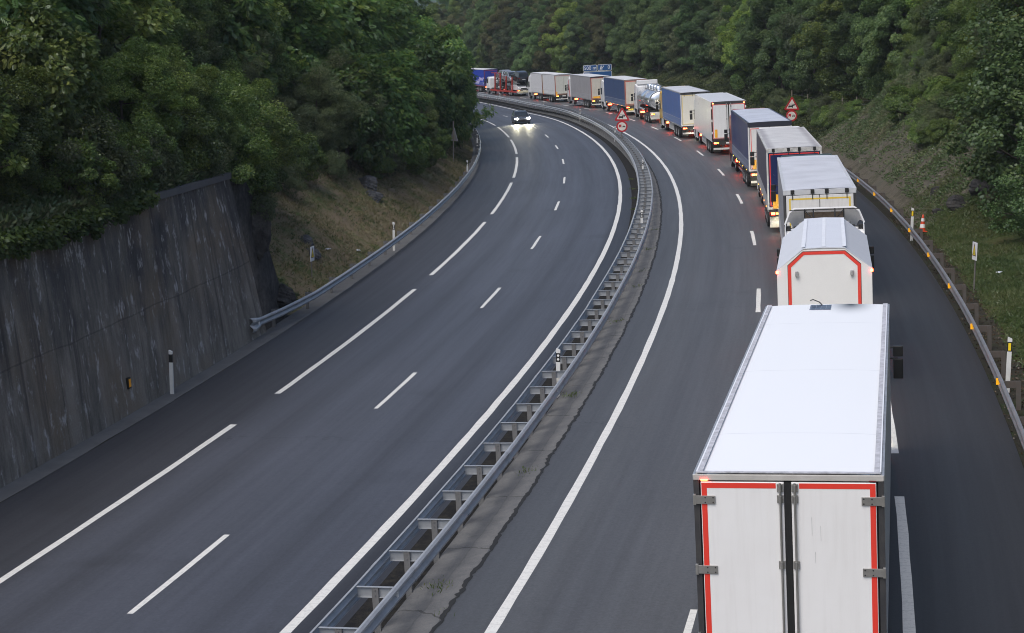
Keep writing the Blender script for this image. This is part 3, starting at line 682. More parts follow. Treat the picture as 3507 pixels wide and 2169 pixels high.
def side_panels(parent, W, L0, L1, z0, z1, mat, strap=None, flat=False):
    """left and right outer walls of a box body (each a closed slab)"""
    for sg in (-1, 1):
        m = MB(); x = sg*(W/2); xi = sg*(W/2-.05)
        m.box(min(x, xi), max(x, xi), L0, L1, z0, z1, 0)
        if strap:
            n = int((L1-L0)/.52)
            for k in range(n):
                y = L0+.3+k*(L1-L0-.5)/(n-1)
                m.box(min(x, x+sg*.012), max(x, x+sg*.012), y-.025, y+.025, z0-.02, z0+.55, 1)
                m.box(min(x, x+sg*.018), max(x, x+sg*.018), y-.02, y+.10, z0+.16, z0+.22, 1)
            m.box(min(x, x+sg*.006), max(x, x+sg*.006), L0+.1, L1-.1, z0+.55, z0+.585, 1)
        m.build('side_curtain' if strap else 'side_panel', [mat, strap or mat], parent)
def box_body(t, p, L0, L1, W, H, front=True):
    """a lorry box from L0 (rear) to L1 (front): trailer part with panels, roof, doors, lamps"""
    z0 = p.get('floor', 1.18)
    m = MB(); m.box(-W/2+.05, W/2-.05, L0+.09, L1-.02, z0-.12, z0+.02); m.box(-W/2+.05, W/2-.05, L0+.06, L0+.09, z0, H-.04)
    for x in (-.42, .42): m.box(x-.07, x+.07, L0+.1, L1-.5, z0-.48, z0-.12)
    for k in range(6): y = L0+.8+k*(L1-L0-2)/5; m.box(-W/2+.08, W/2-.08, y, y+.07, z0-.2, z0-.12)
    b = m.build('trailer', CHASS, t)
    side_panels(b, W, L0+.02, L1, z0-.02, H-.04, p['side'], p.get('strap'))
    MB().box(-W/2+.05, W/2-.05, L1-.05, L1-.0, z0, H-.05).build('front_wall', p.get('front', p['rear']), b)
    # side rail below the curtain
    for sg in (-1, 1): MB().box(sg*W/2-.03 if sg > 0 else -W/2, sg*W/2 if sg > 0 else -W/2+.03, L0+.05, L1, z0-.16, z0-.022).build('side_rail', p.get('rail', ALU), b)
    # roof: slightly cambered sheet with rounded edge trims
    P = []; ny = 28
    for k in range(ny+1):
        y = L0+.0+(L1-L0)*k/ny
        P.append([(x*W/2, y, H-.03+.03*(1-abs(x)**3)+(.006*math.sin(k*2.3+x*2) if p.get('tarp') else 0)) for x in np.linspace(-1, 1, 9)])
    m = MB(); m.grid(P, 0, True, flip=True)
    zt = H-.03
    m.box(-W/2, W/2, L0, L1, H-.06, H-.031, 0)
    m.build('roof', p['roof'], b)
    e = p.get('edge', ALU)
    for sg in (-1, 1):
        m = MB(); a, c = sorted((sg*(W/2-p.get('edgew', .1)), sg*(W/2+.012))); m.box(a, c, L0-.015, L1+.01, H-.10, H-.018); m.build('roof_edge', e, b, bevel=.006)
    # rear frame, header, doors
    fr = p.get('frame', DARKM); hd = p.get('header', ALU); hh = p.get('hh', .13)
    m = MB(); m.box(-W/2-.002, W/2+.002, L0-.02, L0+.06, H-.10-hh, H-.02); m.build('header', hd, b, bevel=.01)
    m = MB()
    for sg in (-1, 1):
        a, c = sorted((sg*(W/2-.075), sg*(W/2+.004))); m.box(a, c, L0-.01, L0+.07, z0-.05, H-.10-hh)
    m.box(-W/2+.075, W/2-.075, L0-.01, L0+.07, z0-.05, z0+.06); m.build('rear_frame', fr, b)
    gap = p.get('gap', .012)
    for sg in (-1, 1):
        a, c = sorted((sg*gap, sg*(W/2-.10)))
        d = MB().box(a, c, L0-.03, L0+.03, z0+.08, H-.12-hh).build('rear_door', p['rear'], b, bevel=.008)
        d_extra(d, b, p, sg, L0, W, H, z0, hh)
    if gap > .03: MB().box(-gap+.004, gap-.004, L0-.034, L0+.02, z0+.08, H-.12-hh).build('door_seal', BPL, b)
    # tape outline
    if p.get('tape'):
        i = p.get('inset', .02); w = p.get('tw', .055); x = W/2-.10-i; zt = H-.12-hh-i; zb = z0+.10+(.0 if p.get('tbot', 1) else 0); y = L0-.033
        m = MB(); g0 = p.get('tgap', 0)
        for sg in (-1, 1):
            a, c = sorted((sg*x, sg*(x-w))); m.box(a, c, y, y+.002, zb, zt)
            a, c = sorted((sg*g0, sg*(x-w))); m.box(a, c, y, y+.002, zt-w, zt)
            if p.get('tbot', 1): m.box(a, c, y, y+.002, zb, zb+w)
        m.build('reflective_tape', p['tape'], b)
    if p.get('latches'):
        for x in p['latches']:
            m = MB(); m.box(x-.065, x+.065, L0-.05, L0-.0, H-.17, H-.02); m.box(x-.014, x+.014, L0-.055, L0-.032, H-.36, H-.17); m.build('latch', BPL, b)
    if p.get('plate'):
        x, z, w, h = p['plate']; MB().box(x-w/2, x+w/2, L0-.042, L0-.032, z-h/2, z+h/2).build('warning_plate', AMBP, b)
        if p.get('plate2'): MB().box(-x-w/2, -x+w/2, L0-.042, L0-.032, z-h/2, z+h/2).build('warning_plate', AMBP, b)
    if p.get('markers') is not None:
        for sg in (-1, 1):
            lit = p['markers'] if not isinstance(p['markers'], tuple) else p['markers'][(sg+1)//2]
            MB().box(sg*(W/2-.15)-.05, sg*(W/2-.15)+.05, L0-.034, L0-.01, H-.1-hh*.75, H-.1-hh*.25+.01).build('marker_lamp', REDM if lit else REDOFF, b, bevel=.006)
    rear_end(b, p, L0, W, z0)
    return b
def d_extra(d, b, p, sg, L0, W, H, z0, hh):
    if p.get('hinges'):
        for z in p['hinges']:
            m = MB(); a, c = sorted((sg*(W/2-.30), sg*(W/2-.005))); m.box(a, c, L0-.05, L0-.031, z-.06, z+.06); a, c = sorted((sg*(W/2-.03), sg*(W/2+.012))); m.box(a, c, L0-.055, L0+.02, z-.075, z+.075)
            for xx in (.27, .16):
                for zz in (-.035, .035): m.cyl((sg*(W/2-xx), L0-.05, z+zz), (sg*(W/2-xx), L0-.056, z+zz), .011, n=6, mi=1)
            m.build('hinge', [STEEL, CHASS], d, bevel=.004)
    if p.get('rods'):
        x = sg*p['rods']; m = MB(); m.cyl((x, L0-.062, z0+.02), (x, L0-.062, H-.13), .017, n=10)
        for z in (H-.20, H-.36, (H+z0)/2+.1, z0+.35):
            m.box(x-.045, x+.045, L0-.048, L0-.031, z-.055, z+.055); m.cyl((x, L0-.062, z-.05), (x, L0-.062, z+.05), .026, n=10)
        m.build('lock_rod', STEEL, d)
def rear_end(b, p, L0, W, z0):
    m = MB(); m.box(-W/2+.04, W/2-.04, L0+.0, L0+.10, z0-.40, z0-.07, 0); m.build('lamp_board', p.get('board', CHASS), b)
    lit = p.get('brake', True)
    for sg in (-1, 1):
        x = sg*(W/2-.30)
        h = MB().box(x-.24, x+.24, L0-.03, L0-.0, z0-.33, z0-.17).build('tail_light', REDOFF, b, bevel=.01)
        if lit:
            m = MB(); m.box(x+sg*.06-.09, x+sg*.06+.09, L0-.035, L0-.0301, z0-.31, z0-.19); m.build('lamp_glass', p.get('lamp', REDL), b)
            m = MB(); m.box(x-sg*.12-.05, x-sg*.12+.05, L0-.035, L0-.0301, z0-.29, z0-.21); m.build('indicator', p.get('ind', ORAL), b)
    m = MB(); m.box(-W/2+.1, W/2-.1, L0+.05, L0+.11, .42, .56); m.build('bumper', p.get('bump', FLAPW), b, bevel=.012)
    m = MB()
    for x in (-.5, .5): m.box(x-.04, x+.04, L0+.07, L0+.14, .5, z0-.38)
    m.build('bumper_arm', CHASS, b)
    for sg in (-1, 1):
        x = sg*(W/2-.36); MB().box(x-.27, x+.27, L0+.22, L0+.235, .25, z0-.3).build('mudflap', p.get('flap', CHASS), b)
    MB().box(-.26, .26, L0-.012, L0-.001, z0-.62+.3, z0-.51+.3).build('number_plate', p.get('nplate', NPLATE), b, bevel=.004)
    if p.get('yplate'):
        MB().box(-W/2+.36, -W/2+.92, L0+.035, L0+.048, .58, .80).build('warning_plate', YPLATE, b); MB().box(W/2-.92, W/2-.36, L0+.035, L0+.048, .58, .80).build('warning_plate', YPLATE, b)
def axles(t, ys_, W=2.5, r=.5):
    for y in ys_:
        for sg in (-1, 1): wheel(t, sg*(W/2-.18), y, r)
def cab_unit(t, y0, mat, p, high=True, ax=True, mirror=BPL):
    """tractor: y0 = cab rear wall; forward +y"""
    W = 2.48; H = p.get('cabH', 3.55)
    prof = [(0, .95), (0, H-.25), (.25, H-.05), (.9, H), (1.45, H-.12), (1.95, H-.75), (2.2, 2.0), (2.28, 1.35), (2.28, .38), (1.95, .34), (1.95, .95), (.75, .95)]
    m = MB(); m.prism(prof, 'x', -W/2, W/2); c = m.build('cab', mat, t, bevel=.07, seg=3)
    # glass
    m = MB(); f = lambda u: (1.98+.22*(1-u), 2.0+.72*u+.0)
    a, b = (2.215, 1.98), (2.0, 2.74)
    m.add([(-1.08, a[0], a[1]), (1.08, a[0], a[1]), (1.0, b[0], b[1]), (-1.0, b[0], b[1]), (-1.08, a[0]-.03, a[1]), (1.08, a[0]-.03, a[1]), (1.0, b[0]-.03, b[1]), (-1.0, b[0]-.03, b[1])],
          [(3, 2, 1, 0), (4, 5, 6, 7), (0, 1, 5, 4), (1, 2, 6, 5), (2, 3, 7, 6), (3, 0, 4, 7)]); m.build('windscreen', GLASSD, c)
    for sg in (-1, 1):
        x0, x1 = sorted((sg*(W/2-.01), sg*(W/2+.006)))
        MB().prism([(1.05, 1.85), (2.02, 1.80), (1.86, 2.62), (1.05, 2.62)], 'x', x0, x1).build('side_window', GLASSD, c)
        m = MB(); x0, x1 = sorted((sg*(W/2-.01), sg*(W/2+.004)))
        m.box(x0, x1, .98, 1.0, .95, 2.7); m.box(x0, x1, 1.95, 1.97, .95, 1.8); m.box(x0, x1, 1.0, 1.95, .95, .97); m.build('door_gap', BPL, c)
        # mirrors
        m = MB(); xm = sg*(W/2+.22); m.box(xm-.11, xm+.11, 1.98, 2.10, 1.75, 2.22); m.box(xm-.11, xm+.11, 1.98, 2.10, 2.27, 2.52)
        a0, a1 = sorted((sg*(W/2-.02), xm)); m.box(a0, a1, 2.02, 2.06, 2.20, 2.24); m.box(a0, a1, 2.02, 2.06, 2.46, 2.50); m.build('mirror', mirror, c, bevel=.03)
        x0, x1 = sorted((sg*.62, sg*1.02)); MB().box(x0, x1, 2.27, 2.30, .72, .92).build('headlight', HEADL, c)
        # side fairing behind cab
        x0, x1 = sorted((sg*(W/2-.03), sg*(W/2))); 
        if high: MB().prism([(-.42, 1.2), (0, 1.2), (0, H-.1), (-.42, H-.2)], 'x', x0, x1).build('side_deflector', mat, c)
        # lamp shining on the vehicle ahead
    if p.get('beam', True):
        for sg in (-1, 1):
            ld = bpy.data.lights.new('headlight_beam', 'SPOT'); ld.energy = p.get('hw', 170); ld.color = (1, .88, .58); ld.spot_size = math.radians(44); ld.spot_blend = .5; ld.shadow_soft_size = .08
            lo = link('headlight_beam', ld, t, (sg*.82, y0+2.33, .82)); lo.rotation_euler = (math.radians(90-17), 0, 0)
    if high and p.get('roofdef', True):
        m = MB(); m.prism([(.0, H-.06), (.0, H+.42), (.5, H+.40), (1.25, H-.04)], 'x', -1.12, 1.12); m.build('roof_deflector', mat, c, bevel=.08, seg=3)
    if p.get('stripe'):
        for sg in (-1, 1):
            x0, x1 = sorted((sg*(W/2), sg*(W/2+.005))); m = MB(); m.prism([(.05, 1.0), (.45, 1.0), (1.0, 3.2), (.75, 3.3)], 'x', x0, x1); m.prism([(.65, 1.0), (.8, 1.0), (1.25, 3.0), (1.15, 3.1)], 'x', x0, x1); m.build('stripe', p['stripe'], c)
    # lower body, steps, chassis
    m = MB(); m.box(-W/2+.02, W/2-.02, 1.85, 2.26, .36, .95); m.box(-1.2, 1.2, .78, 1.0, .45, .95)
    for x in (-.42, .42): m.box(x-.06, x+.06, y_back(p), 2.1, .62, .9)
    ch = m.build('tractor_chassis', CHASS, t, loc=(0, y0, 0))
    for sg in (-1, 1):
        x0, x1 = sorted((sg*.62, sg*1.2)); MB().box(x0, x1, -1.05, .55, .42, 1.0).build('fuel_tank', p.get('tank', ALU), ch, bevel=.09, seg=3)
        x0, x1 = sorted((sg*.72, sg*1.16)); m = MB(); m.box(x0, x1, y_back(p)-.02, y_back(p)+.03, .70, .86)
        m.build('tail_light', REDL if p.get('tlit', True) else REDOFF, ch)
        m = MB()
        P = [[(xx, p.get('dax', -1.75)+.62*math.cos(a), .52+.60*math.sin(a)) for xx in (x0-.08, x1+.08)] for a in np.linspace(.15, math.pi-.15, 9)]
        m.grid(P, 0, True, flip=True); m.build('mudguard', p.get('guard', CHASS), ch)
        if p.get('skirt'):
            x0, x1 = sorted((sg*1.2, sg*1.23)); MB().box(x0, x1, -1.1, .7, .4, 1.05).build('side_skirt', p['skirt'], ch)
    if ax:
        for sg in (-1, 1): wheel(t, sg*1.04, y0+1.42, .5); wheel(t, sg*1.0, y0+p.get('dax', -1.75), .5)
    c.location = (0, y0, 0)
    return c
def y_back(p): return p.get('yb', -2.55)
TR = {}
def truck(name, y, o, label, rz=None, xy=None):
    base = S(y, o) if xy is None else Vector((xy[0], xy[1], float(G(xy[1]))))
    return thing(name, base, label, 'truck', yaw(y) if rz is None else rz, 'trucks queuing in the right lane')
def semi(y, o, label, p, L=13.6, W=2.55, H=4.0, rz=None, xy=None, name='articulated_truck'):
    t = truck(name, y, o, label, rz, xy)
    b = box_body(t, p, 0, L, W, H)
    axles(t, (2.55, 3.86, 5.17))
    for sg in (-1, 1):       # landing legs / side guards
        x0, x1 = sorted((sg*(W/2-.12), sg*(W/2-.09)))
        m = MB(); m.box(x0, x1, 6.1, 9.3, .50, .62); m.box(x0, x1, 6.1, 9.3, .78, .90)
        if p.get('skirt'): m.box(x0, x1, 6.1, 9.6, .42, 1.05)
        m.build('side_guard', p.get('skirt') or ALU, b)
        if p.get('sidelamps'):
            for k in range(5): xx = sg*(W/2-.01); MB().box(xx-.02, xx+.02, 2+k*2.6, 2.08+k*2.6, 1.04, 1.09).build('side_lamp', ORAL, b)
    cab_unit(t, L+.72, p['cab'], p)
    return t, b
STRAPG = pbr('strap_grey', (.38, .39, .42), .5)
STRAPL = pbr('strap_blue', (.30, .34, .42), .5)
# 1 nearest: white refrigerated trailer
p = dict(side=pbr('dark_side_panel', (.62, .62, .63), .3, dirt=.1), rear=pbr('reefer_door', (.82, .81, .80), .4, dirt=.08, dscale=.8, streak=.07, dirtcol=(.42, .38, .34)), roof=reefroof(), frame=DARKM,
         header=pbr('header_cream', (.50, .48, .45), .45, dirt=.3, dscale=3, dirtcol=(.25, .23, .2)), hh=.005, edgew=.03, gap=.05, tape=TAPER, tw=.075, inset=.01, tgap=.16, tbot=0,
         hinges=(3.62, 2.60, 1.58), rods=.10, markers=(True, False), cab=WHITE, edge=ALU, cabH=3.3, roofdef=False, beam=False, lamp=REDDIM, ind=REDOFF, tlit=False)
t1, b1 = semi(22.3, 5.7, 'large white refrigerated trailer truck nearest the camera with red taped rear doors', p, L=13.42, W=2.6, rz=-.234, xy=(3.674, 22.298))
m = MB(); m.box(-.34, .10, 12.72, 13.28, 4.004, 4.012, 0)
m.build('solar_panel', pbr('solar_cell', (.12, .135, .19), .25, dirt=.3, dscale=20, dirtcol=(.35, .36, .4)), b1)
m = MB()
for i in range(4):
    for j in range(3): m.box(-.31+i*.105, -.22+i*.105, 12.76+j*.175, 12.90+j*.175, 4.0125, 4.014)
m.build('solar_cells', pbr('solar_dark', (.05, .06, .10), .2), b1)
MB().tube([(-.10, 13.25, 4.02), (-.16, 13.36, 4.06), (-.30, 13.46, 4.10), (-.36, 13.45, 4.08)], .012).build('cable', BPL, b1)
for sg in (-1, 1):
    x0, x1 = sorted((sg*1.175, sg*1.245)); m = MB(); m.box(x0, x1, .06, 13.36, 4.004, 4.012)
    m.build('roof_strip', pbr('grimy_strip', (.56, .56, .60), .6, dirt=.45, dscale=7, dirtcol=(.12, .12, .12)), b1)
    x0, x1 = sorted((sg*1.247, sg*1.268)); m = MB(); m.box(x0, x1, .06, 13.36, 4.004, 4.010); m.build('roof_strip', ROOFW, b1)
for x, z, h in ((.32, 3.25, .26), (.44, 3.15, .22), (.36, 2.80, .16)):
    MB().box(x-.0025, x+.0025, -.0325, -.0312, z-h/2, z+h/2).build('scuff_mark', pbr('grime_streak', (.52, .51, .51), .6, dirt=.6, dscale=20), b1)
MB().box(-1.26, 1.26, -.01, .06, 4.0, 4.012).build('roof_strip', MATS['grimy_strip'], b1)
# 2 hexagonal roofed trailer with low cab and open deflector
def hex_truck():
    t = truck('articulated_truck', 44.9, 5.55, 'white truck with six sided roof and red outline on its rear panel', -.193, (8.57, 44.95))
    L = 6.6; W = 2.55; e = 3.28; r = 3.86; fw = .55
    prof = [(-W/2, 1.0), (-W/2, e), (-fw, r-.02), (0, r), (fw, r-.02), (W/2, e), (W/2, 1.0)]
    b = MB().prism(prof, 'y', .04, L).build('trailer', pbr('hex_body', (.80, .79, .765), .4, dirt=.1, dscale=1, dirtcol=(.5, .48, .45)), t, bevel=.02)
    rf = pbr('hex_roof', (.66, .68, .73), .45, dirt=.12, dscale=1, dirtcol=(.5, .52, .56))
    m = MB(); k = .006
    for (xa, za), (xb, zb) in (((-W/2-.01, e), (-fw, r+k)), ((-fw, r+k), (0, r+.02+k)), ((0, r+.02+k), (fw, r+k)), ((fw, r+k), (W/2+.01, e))):
        m.add([(xa, .0, za), (xb, .0, zb), (xb, L, zb), (xa, L, za), (xa, .0, za-.02), (xb, .0, zb-.02), (xb, L, zb-.02), (xa, L, za-.02)], [(0, 1, 2, 3), (7, 6, 5, 4), (0, 4, 5, 1), (3, 2, 6, 7), (0, 3, 7, 4), (1, 5, 6, 2)])
    for x in (-fw, 0, fw):     # stitched seams with a zigzag edge
        nn = 60; m.grid([[(x-.045-.018*(i % 2), .1+i*.107, r+.0275+(.004 if x == 0 else 0)), (x+.045+.018*((i+1) % 2), .1+i*.107, r+.0275+(.004 if x == 0 else 0))] for i in range(nn)], 1, False, True)
    m.build('roof', [rf, pbr('seam_white', (.76, .78, .82), .5)], b)
    # rear panel and red outline
    m = MB(); m.prism([(-W/2, 1.0), (-W/2, e-.01), (-fw, r-.03), (fw, r-.03), (W/2, e-.01), (W/2, 1.0)], 'y', .0, .04)
    m.build('rear_panel', MATS['hex_body'], b)
    i = .30; w = .085; xo = W/2-i; pts = [(-xo, 1.25), (-xo, e+.12), (-fw-.005, r-.085), (fw+.005, r-.085), (xo, e+.12), (xo, 1.25)]
    def inner(q): return [(-xo+w, 1.25), (-xo+w, e+.075), (-fw+.02, r-.085-w), (fw-.02, r-.085-w), (xo-w, e+.075), (xo-w, 1.25)][q]
    for dy, mt, k in ((-.004, DARKM, .014), (-.008, TAPER, 0)):
        m = MB()
        for q in range(5):
            a, c = pts[q], pts[q+1]; sx = lambda v: (v[0]+(k if v[0] > 0 else -k), v[1]+k*.9)
            m.add([(sx(a)[0], dy, sx(a)[1]), (sx(c)[0], dy, sx(c)[1]), (inner(q+1)[0], dy, inner(q+1)[1]), (inner(q)[0], dy, inner(q)[1])], [(3, 2, 1, 0)])
        m.build('reflective_tape' if mt is TAPER else 'door_seal', mt, b)
    for sg in (-1, 1):
        m = MB(); m.prism([(-.05, -.07), (.05, -.07), (.04, .07), (-.04, .07)], 'y', -.10, .0); m.build('work_lamp', ALU, b, bevel=.012, loc=(sg*.74, 0, 3.18))
        MB().box(sg*(W/2)-.03, sg*(W/2)+.03, -.02, .05, e-.09, e-.03).build('marker_lamp', REDM, b)
    MB().box(.18, .50, -.03, -.002, 1.95, 2.07).build('rear_plate', pbr('dark_blue_plate', (.02, .03, .08), .4), b)
    MB().box(-W/2-.012, -W/2+.0, 5.9, 6.4, e-.22, e-.02).build('side_marker', pbr('blue_patch', (.12, .22, .55), .4), b)
    rear_end(b, {}, 0, W, 1.1); axles(t, (1.3, 2.6, 3.9))
    m = MB()
    for x in (-.42, .42): m.box(x-.07, x+.07, .2, L-.2, .62, .99)
    m.build('trailer_frame', CHASS, b)
    HC = 3.34
    p = dict(cabH=HC, roofdef=False, yb=-2.2, dax=-1.5)
    y0 = L+.95
    c = cab_unit(t, y0, WHITE, p, high=False)
    # air deflector shell, open to the back
    P = []; Pi = []
    for k in range(7):
        u = k/6; y = 1.95-.95*u; h = HC-.12+.76*math.sin(u*math.pi/2)**.9; row = []; hw = 1.02+.26*u
        for q in range(17):
            v = -1+2*q/16; s = abs(v)
            z = h-(0 if s < .8 else ((s-.8)/.2)**1.5*(.50*u+.02)); row.append((v*hw, y, z))
        P.append(row); Pi.append([(x*.97, y-.012, z-.045) for x, y, z in row])
    m = MB(); m.grid(P); m.grid(Pi, flip=True); m.grid([P[-1], Pi[-1]], smooth=False)
    for q in (0, 16): m.grid([[r[q] for r in P], [r[q] for r in Pi]], smooth=False)
    m.build('air_deflector', WHITE, c)
    for sg in (-1, 1):     # side fairing wings with black brackets
        x0, x1 = sorted((sg*1.215, sg*1.245)); MB().prism([(-.55, 1.1), (.05, 1.1), (.75, 3.50), (.25, 3.46), (-.35, 2.75)], 'x', x0, x1).build('side_deflector', WHITE, c, bevel=.01)
        for z, y in ((3.36, .50), (3.02, -.02), (2.55, -.28)):
            m = MB(); x0, x1 = sorted((sg*1.06, sg*1.21)); m.box(x0, x1, y-.05, y+.07, z-.09, z+.11); m.build('bracket', BPL, c, bevel=.02)
            if z > 2.6: MB().tube([(sg*1.08, y, z+.03), (sg*.50, y+.06, z+.06)], .02).build('bracket_arm', BPL, c)
    m = MB()
    for sg in (-1, 1):
        m.tube([(sg*.34, -.03, 3.0), (sg*.34, .03, HC+.02), (sg*.34, .98, 3.92)], .022); m.tube([(sg*.62, 1.2, HC), (sg*.62, 1.0, 3.92)], .02); m.tube([(sg*.34, .45, HC+.30), (sg*.62, 1.0, 3.9)], .014)
        m.tube([(sg*.50, -.03, 2.9), (sg*.60, .02, HC-.05), (sg*.56, .35, HC+.14)], .018)
    m.tube([(-1.1, 1.0, 3.90), (1.1, 1.0, 3.90)], .016); m.tube([(-.95, .50, HC+.10), (.95, .50, HC+.10)], .022)
    m.build('support_frame', BPL, c)
    MB().box(-.62, .62, 1.40, 1.43, HC-.03, HC+.52).build('grille', pbr('brown_grille', (.13, .09, .06), .7, dirt=.4, dscale=12, dirtcol=(.3, .24, .17)), c)
    for sg in (-1, 1):
        m = MB(); m.lathe([(.0, .0), (.10, .01), (.09, .06), (.035, .2), (.03, .45)], (sg*.74, .55, HC+.12), 'y', 14); m.build('air_horn', STEEL, c)
    m = MB(); m.tube([(.1, .48, HC+.08), (.75, .40, HC+.08), (.98, .15, HC-.05), (1.05, -.03, 2.9), (1.06, -.10, 2.3)], .045); m.build('air_hose', BPL, c)
    m = MB()
    for y in (.35, .75): m.box(-.95, .95, y, y+.02, HC-.04, HC+.008)
    m.build('roof_rib', pbr('rib_grey', (.5, .5, .5), .5), c)
    return t
hex_truck()
LAT = (-.95, -.25, .25, .95)
# 3 grey tarpaulin roof, yellow taped white doors
p = dict(side=curtainmat('curtain_grey', (.40, .40, .43)), strap=STRAPG, rear=DOORW, roof=tarproof('roof_grey_tarp', (.60, .61, .65), .55), tarp=1, tape=TAPEY, inset=.10, tw=.055, latches=LAT, hh=.10,
         header=pbr('edge_grey', (.55, .56, .58), .5, dirt=.3), edge=pbr('edge_grey', (.55, .56, .58)), cab=pbr('dark_green_cab', (.02, .05, .05), .3))
semi(59, 5.6, 'truck with wrinkled grey tarpaulin roof and yellow taped white rear doors', p, rz=-.150, xy=(11.14, 58.96))
# 4 navy rear doors, worn roof
p = dict(side=curtainmat('curtain_mauve', (.085, .08, .125)), strap=STRAPG, rear=NAVYD, roof=tarproof('roof_worn', (.36, .34, .34), .3, (.70, .69, .67)), tarp=1, tape=TAPER, inset=.03, tw=.05, latches=LAT, hh=.12, frame=FLAPW,
         header=pbr('edge_worn', (.58, .57, .55), .6, dirt=.6, dscale=6, dirtcol=(.2, .2, .2)), edge=pbr('edge_worn', (.58, .57, .55), .6, dirt=.6, dscale=6, dirtcol=(.2, .2, .2)), cab=WHITE, plate=(-.90, 1.5, .26, .66), flap=FLAPW, bump=FLAPW, sidelamps=1)
semi(78.5, 5.3, 'truck with worn streaky roof and dark navy rear doors outlined in red', p, rz=-.120, xy=(13.55, 77.82))
# 5 dark blue curtain, white doors red tape
p = dict(side=curtainmat('curtain_navy', (.05, .065, .17)), strap=STRAPL, rear=DOORW, roof=tarproof('roof_bluegrey', (.55, .58, .65), .12), tape=TAPER, inset=.05, tw=.04, hh=.20, header=pbr('header_navy', (.02, .022, .035), .5), edge=pbr('edge_navy', (.03, .035, .07), .4),
         cab=pbr('red_cab', (.30, .03, .02), .3), plate=(-.93, 1.52, .24, .55), sidelamps=1, frame=DOORW, rail=CHASS)
semi(98, 5.2, 'dark navy curtain sided truck with grey roof and red taped white rear', p, rz=-.066, xy=(15.651, 97.765))
# 6 white refrigerated, top markers lit
p = dict(side=pbr('reefer_side', (.74, .74, .75), .3, dirt=.08, dscale=.8, streak=.1), rear=WHITE, roof=pbr('reefer_roof_grey', (.62, .63, .66), .4, dirt=.12, dscale=.8), frame=pbr('dark_red_frame', (.06, .02, .022), .45), header=DARKM, hh=.10, gap=.04, tape=TAPER, tw=.035,
         tbot=1, inset=.005, rods=.16, markers=True, cab=WHITE, edge=WHITE, plate=(-.98, 1.64, .2, .6), rail=WHITE, skirt=WHITE, nplate=NPLATE)
t6, b6 = semi(124.7, 4.9, 'white refrigerated truck with two bright red lamps on its upper rear corners', p, W=2.6, rz=-.032, xy=(16.91, 124.48))
for sg in (-1, 1):
    for z in (1.7, 2.6, 3.55): a, c = sorted((sg*1.215, sg*1.306)); MB().box(a, c, -.016, .0, z-.09, z+.09).build('reflector', REFW, b6)
# 7 mid blue curtain, yellow tape, yellow cab
p = dict(side=curtainmat('curtain_blue', (.055, .14, .40)), strap=STRAPL, rear=pbr('cream_door', (.72, .70, .63), .4, dirt=.1, streak=.1), roof=tarproof('roof_pale', (.60, .61, .64), .15), tape=TAPEY, inset=.03, tw=.035, latches=LAT, hh=.10, header=DARKM, cab=pbr('yellow_cab', (.62, .38, .03), .3),
         skirt=pbr('pale_skirt', (.7, .7, .68), .4), frame=DOORW)
semi(144, 4.4, 'mid blue curtain sided truck with yellow cab and cream rear doors', p, rz=.019, xy=(16.725, 143.887))
# 9 slate blue curtain, beige doors
p = dict(side=curtainmat('curtain_slate', (.05, .085, .19)), strap=STRAPL, rear=BEIGE, roof=tarproof('roof_white_tarp', (.68, .68, .68), .15), tape=TAPER, inset=.0, tw=.035, hh=.08, header=pbr('header_brown', (.30, .2, .17), .5), cab=WHITE, yplate=1, sidelamps=1, frame=pbr('frame_rust', (.35, .16, .13), .5), tank=WHITE)
semi(187.3, 4.1, 'slate blue curtain sided truck with beige rear doors beside the white tanker', p, rz=.105, xy=(15.192, 187.283))
# 10 grey curtain, beige doors, red striped cab
p = dict(side=curtainmat('curtain_silver', (.36, .35, .36)), strap=STRAPG, rear=BEIGE, roof=tarproof('roof_white_tarp2', (.66, .66, .66), .15), tape=TAPER, inset=.0, tw=.03, hh=.08, header=DARKM, cab=WHITE, stripe=pbr('red_stripe', (.55, .04, .03), .4), frame=pbr('frame_rust', (.3, .1, .08), .5))
t10, b10 = semi(212.25, 3.9, 'grey curtain sided truck in front of the blue road sign with red striped white cab', p, rz=yaw(212)+.04)
MB().box(-1.0, -.1, -.04, -.03, 1.27, 1.5).build('warning_plate', AMBP, b10)
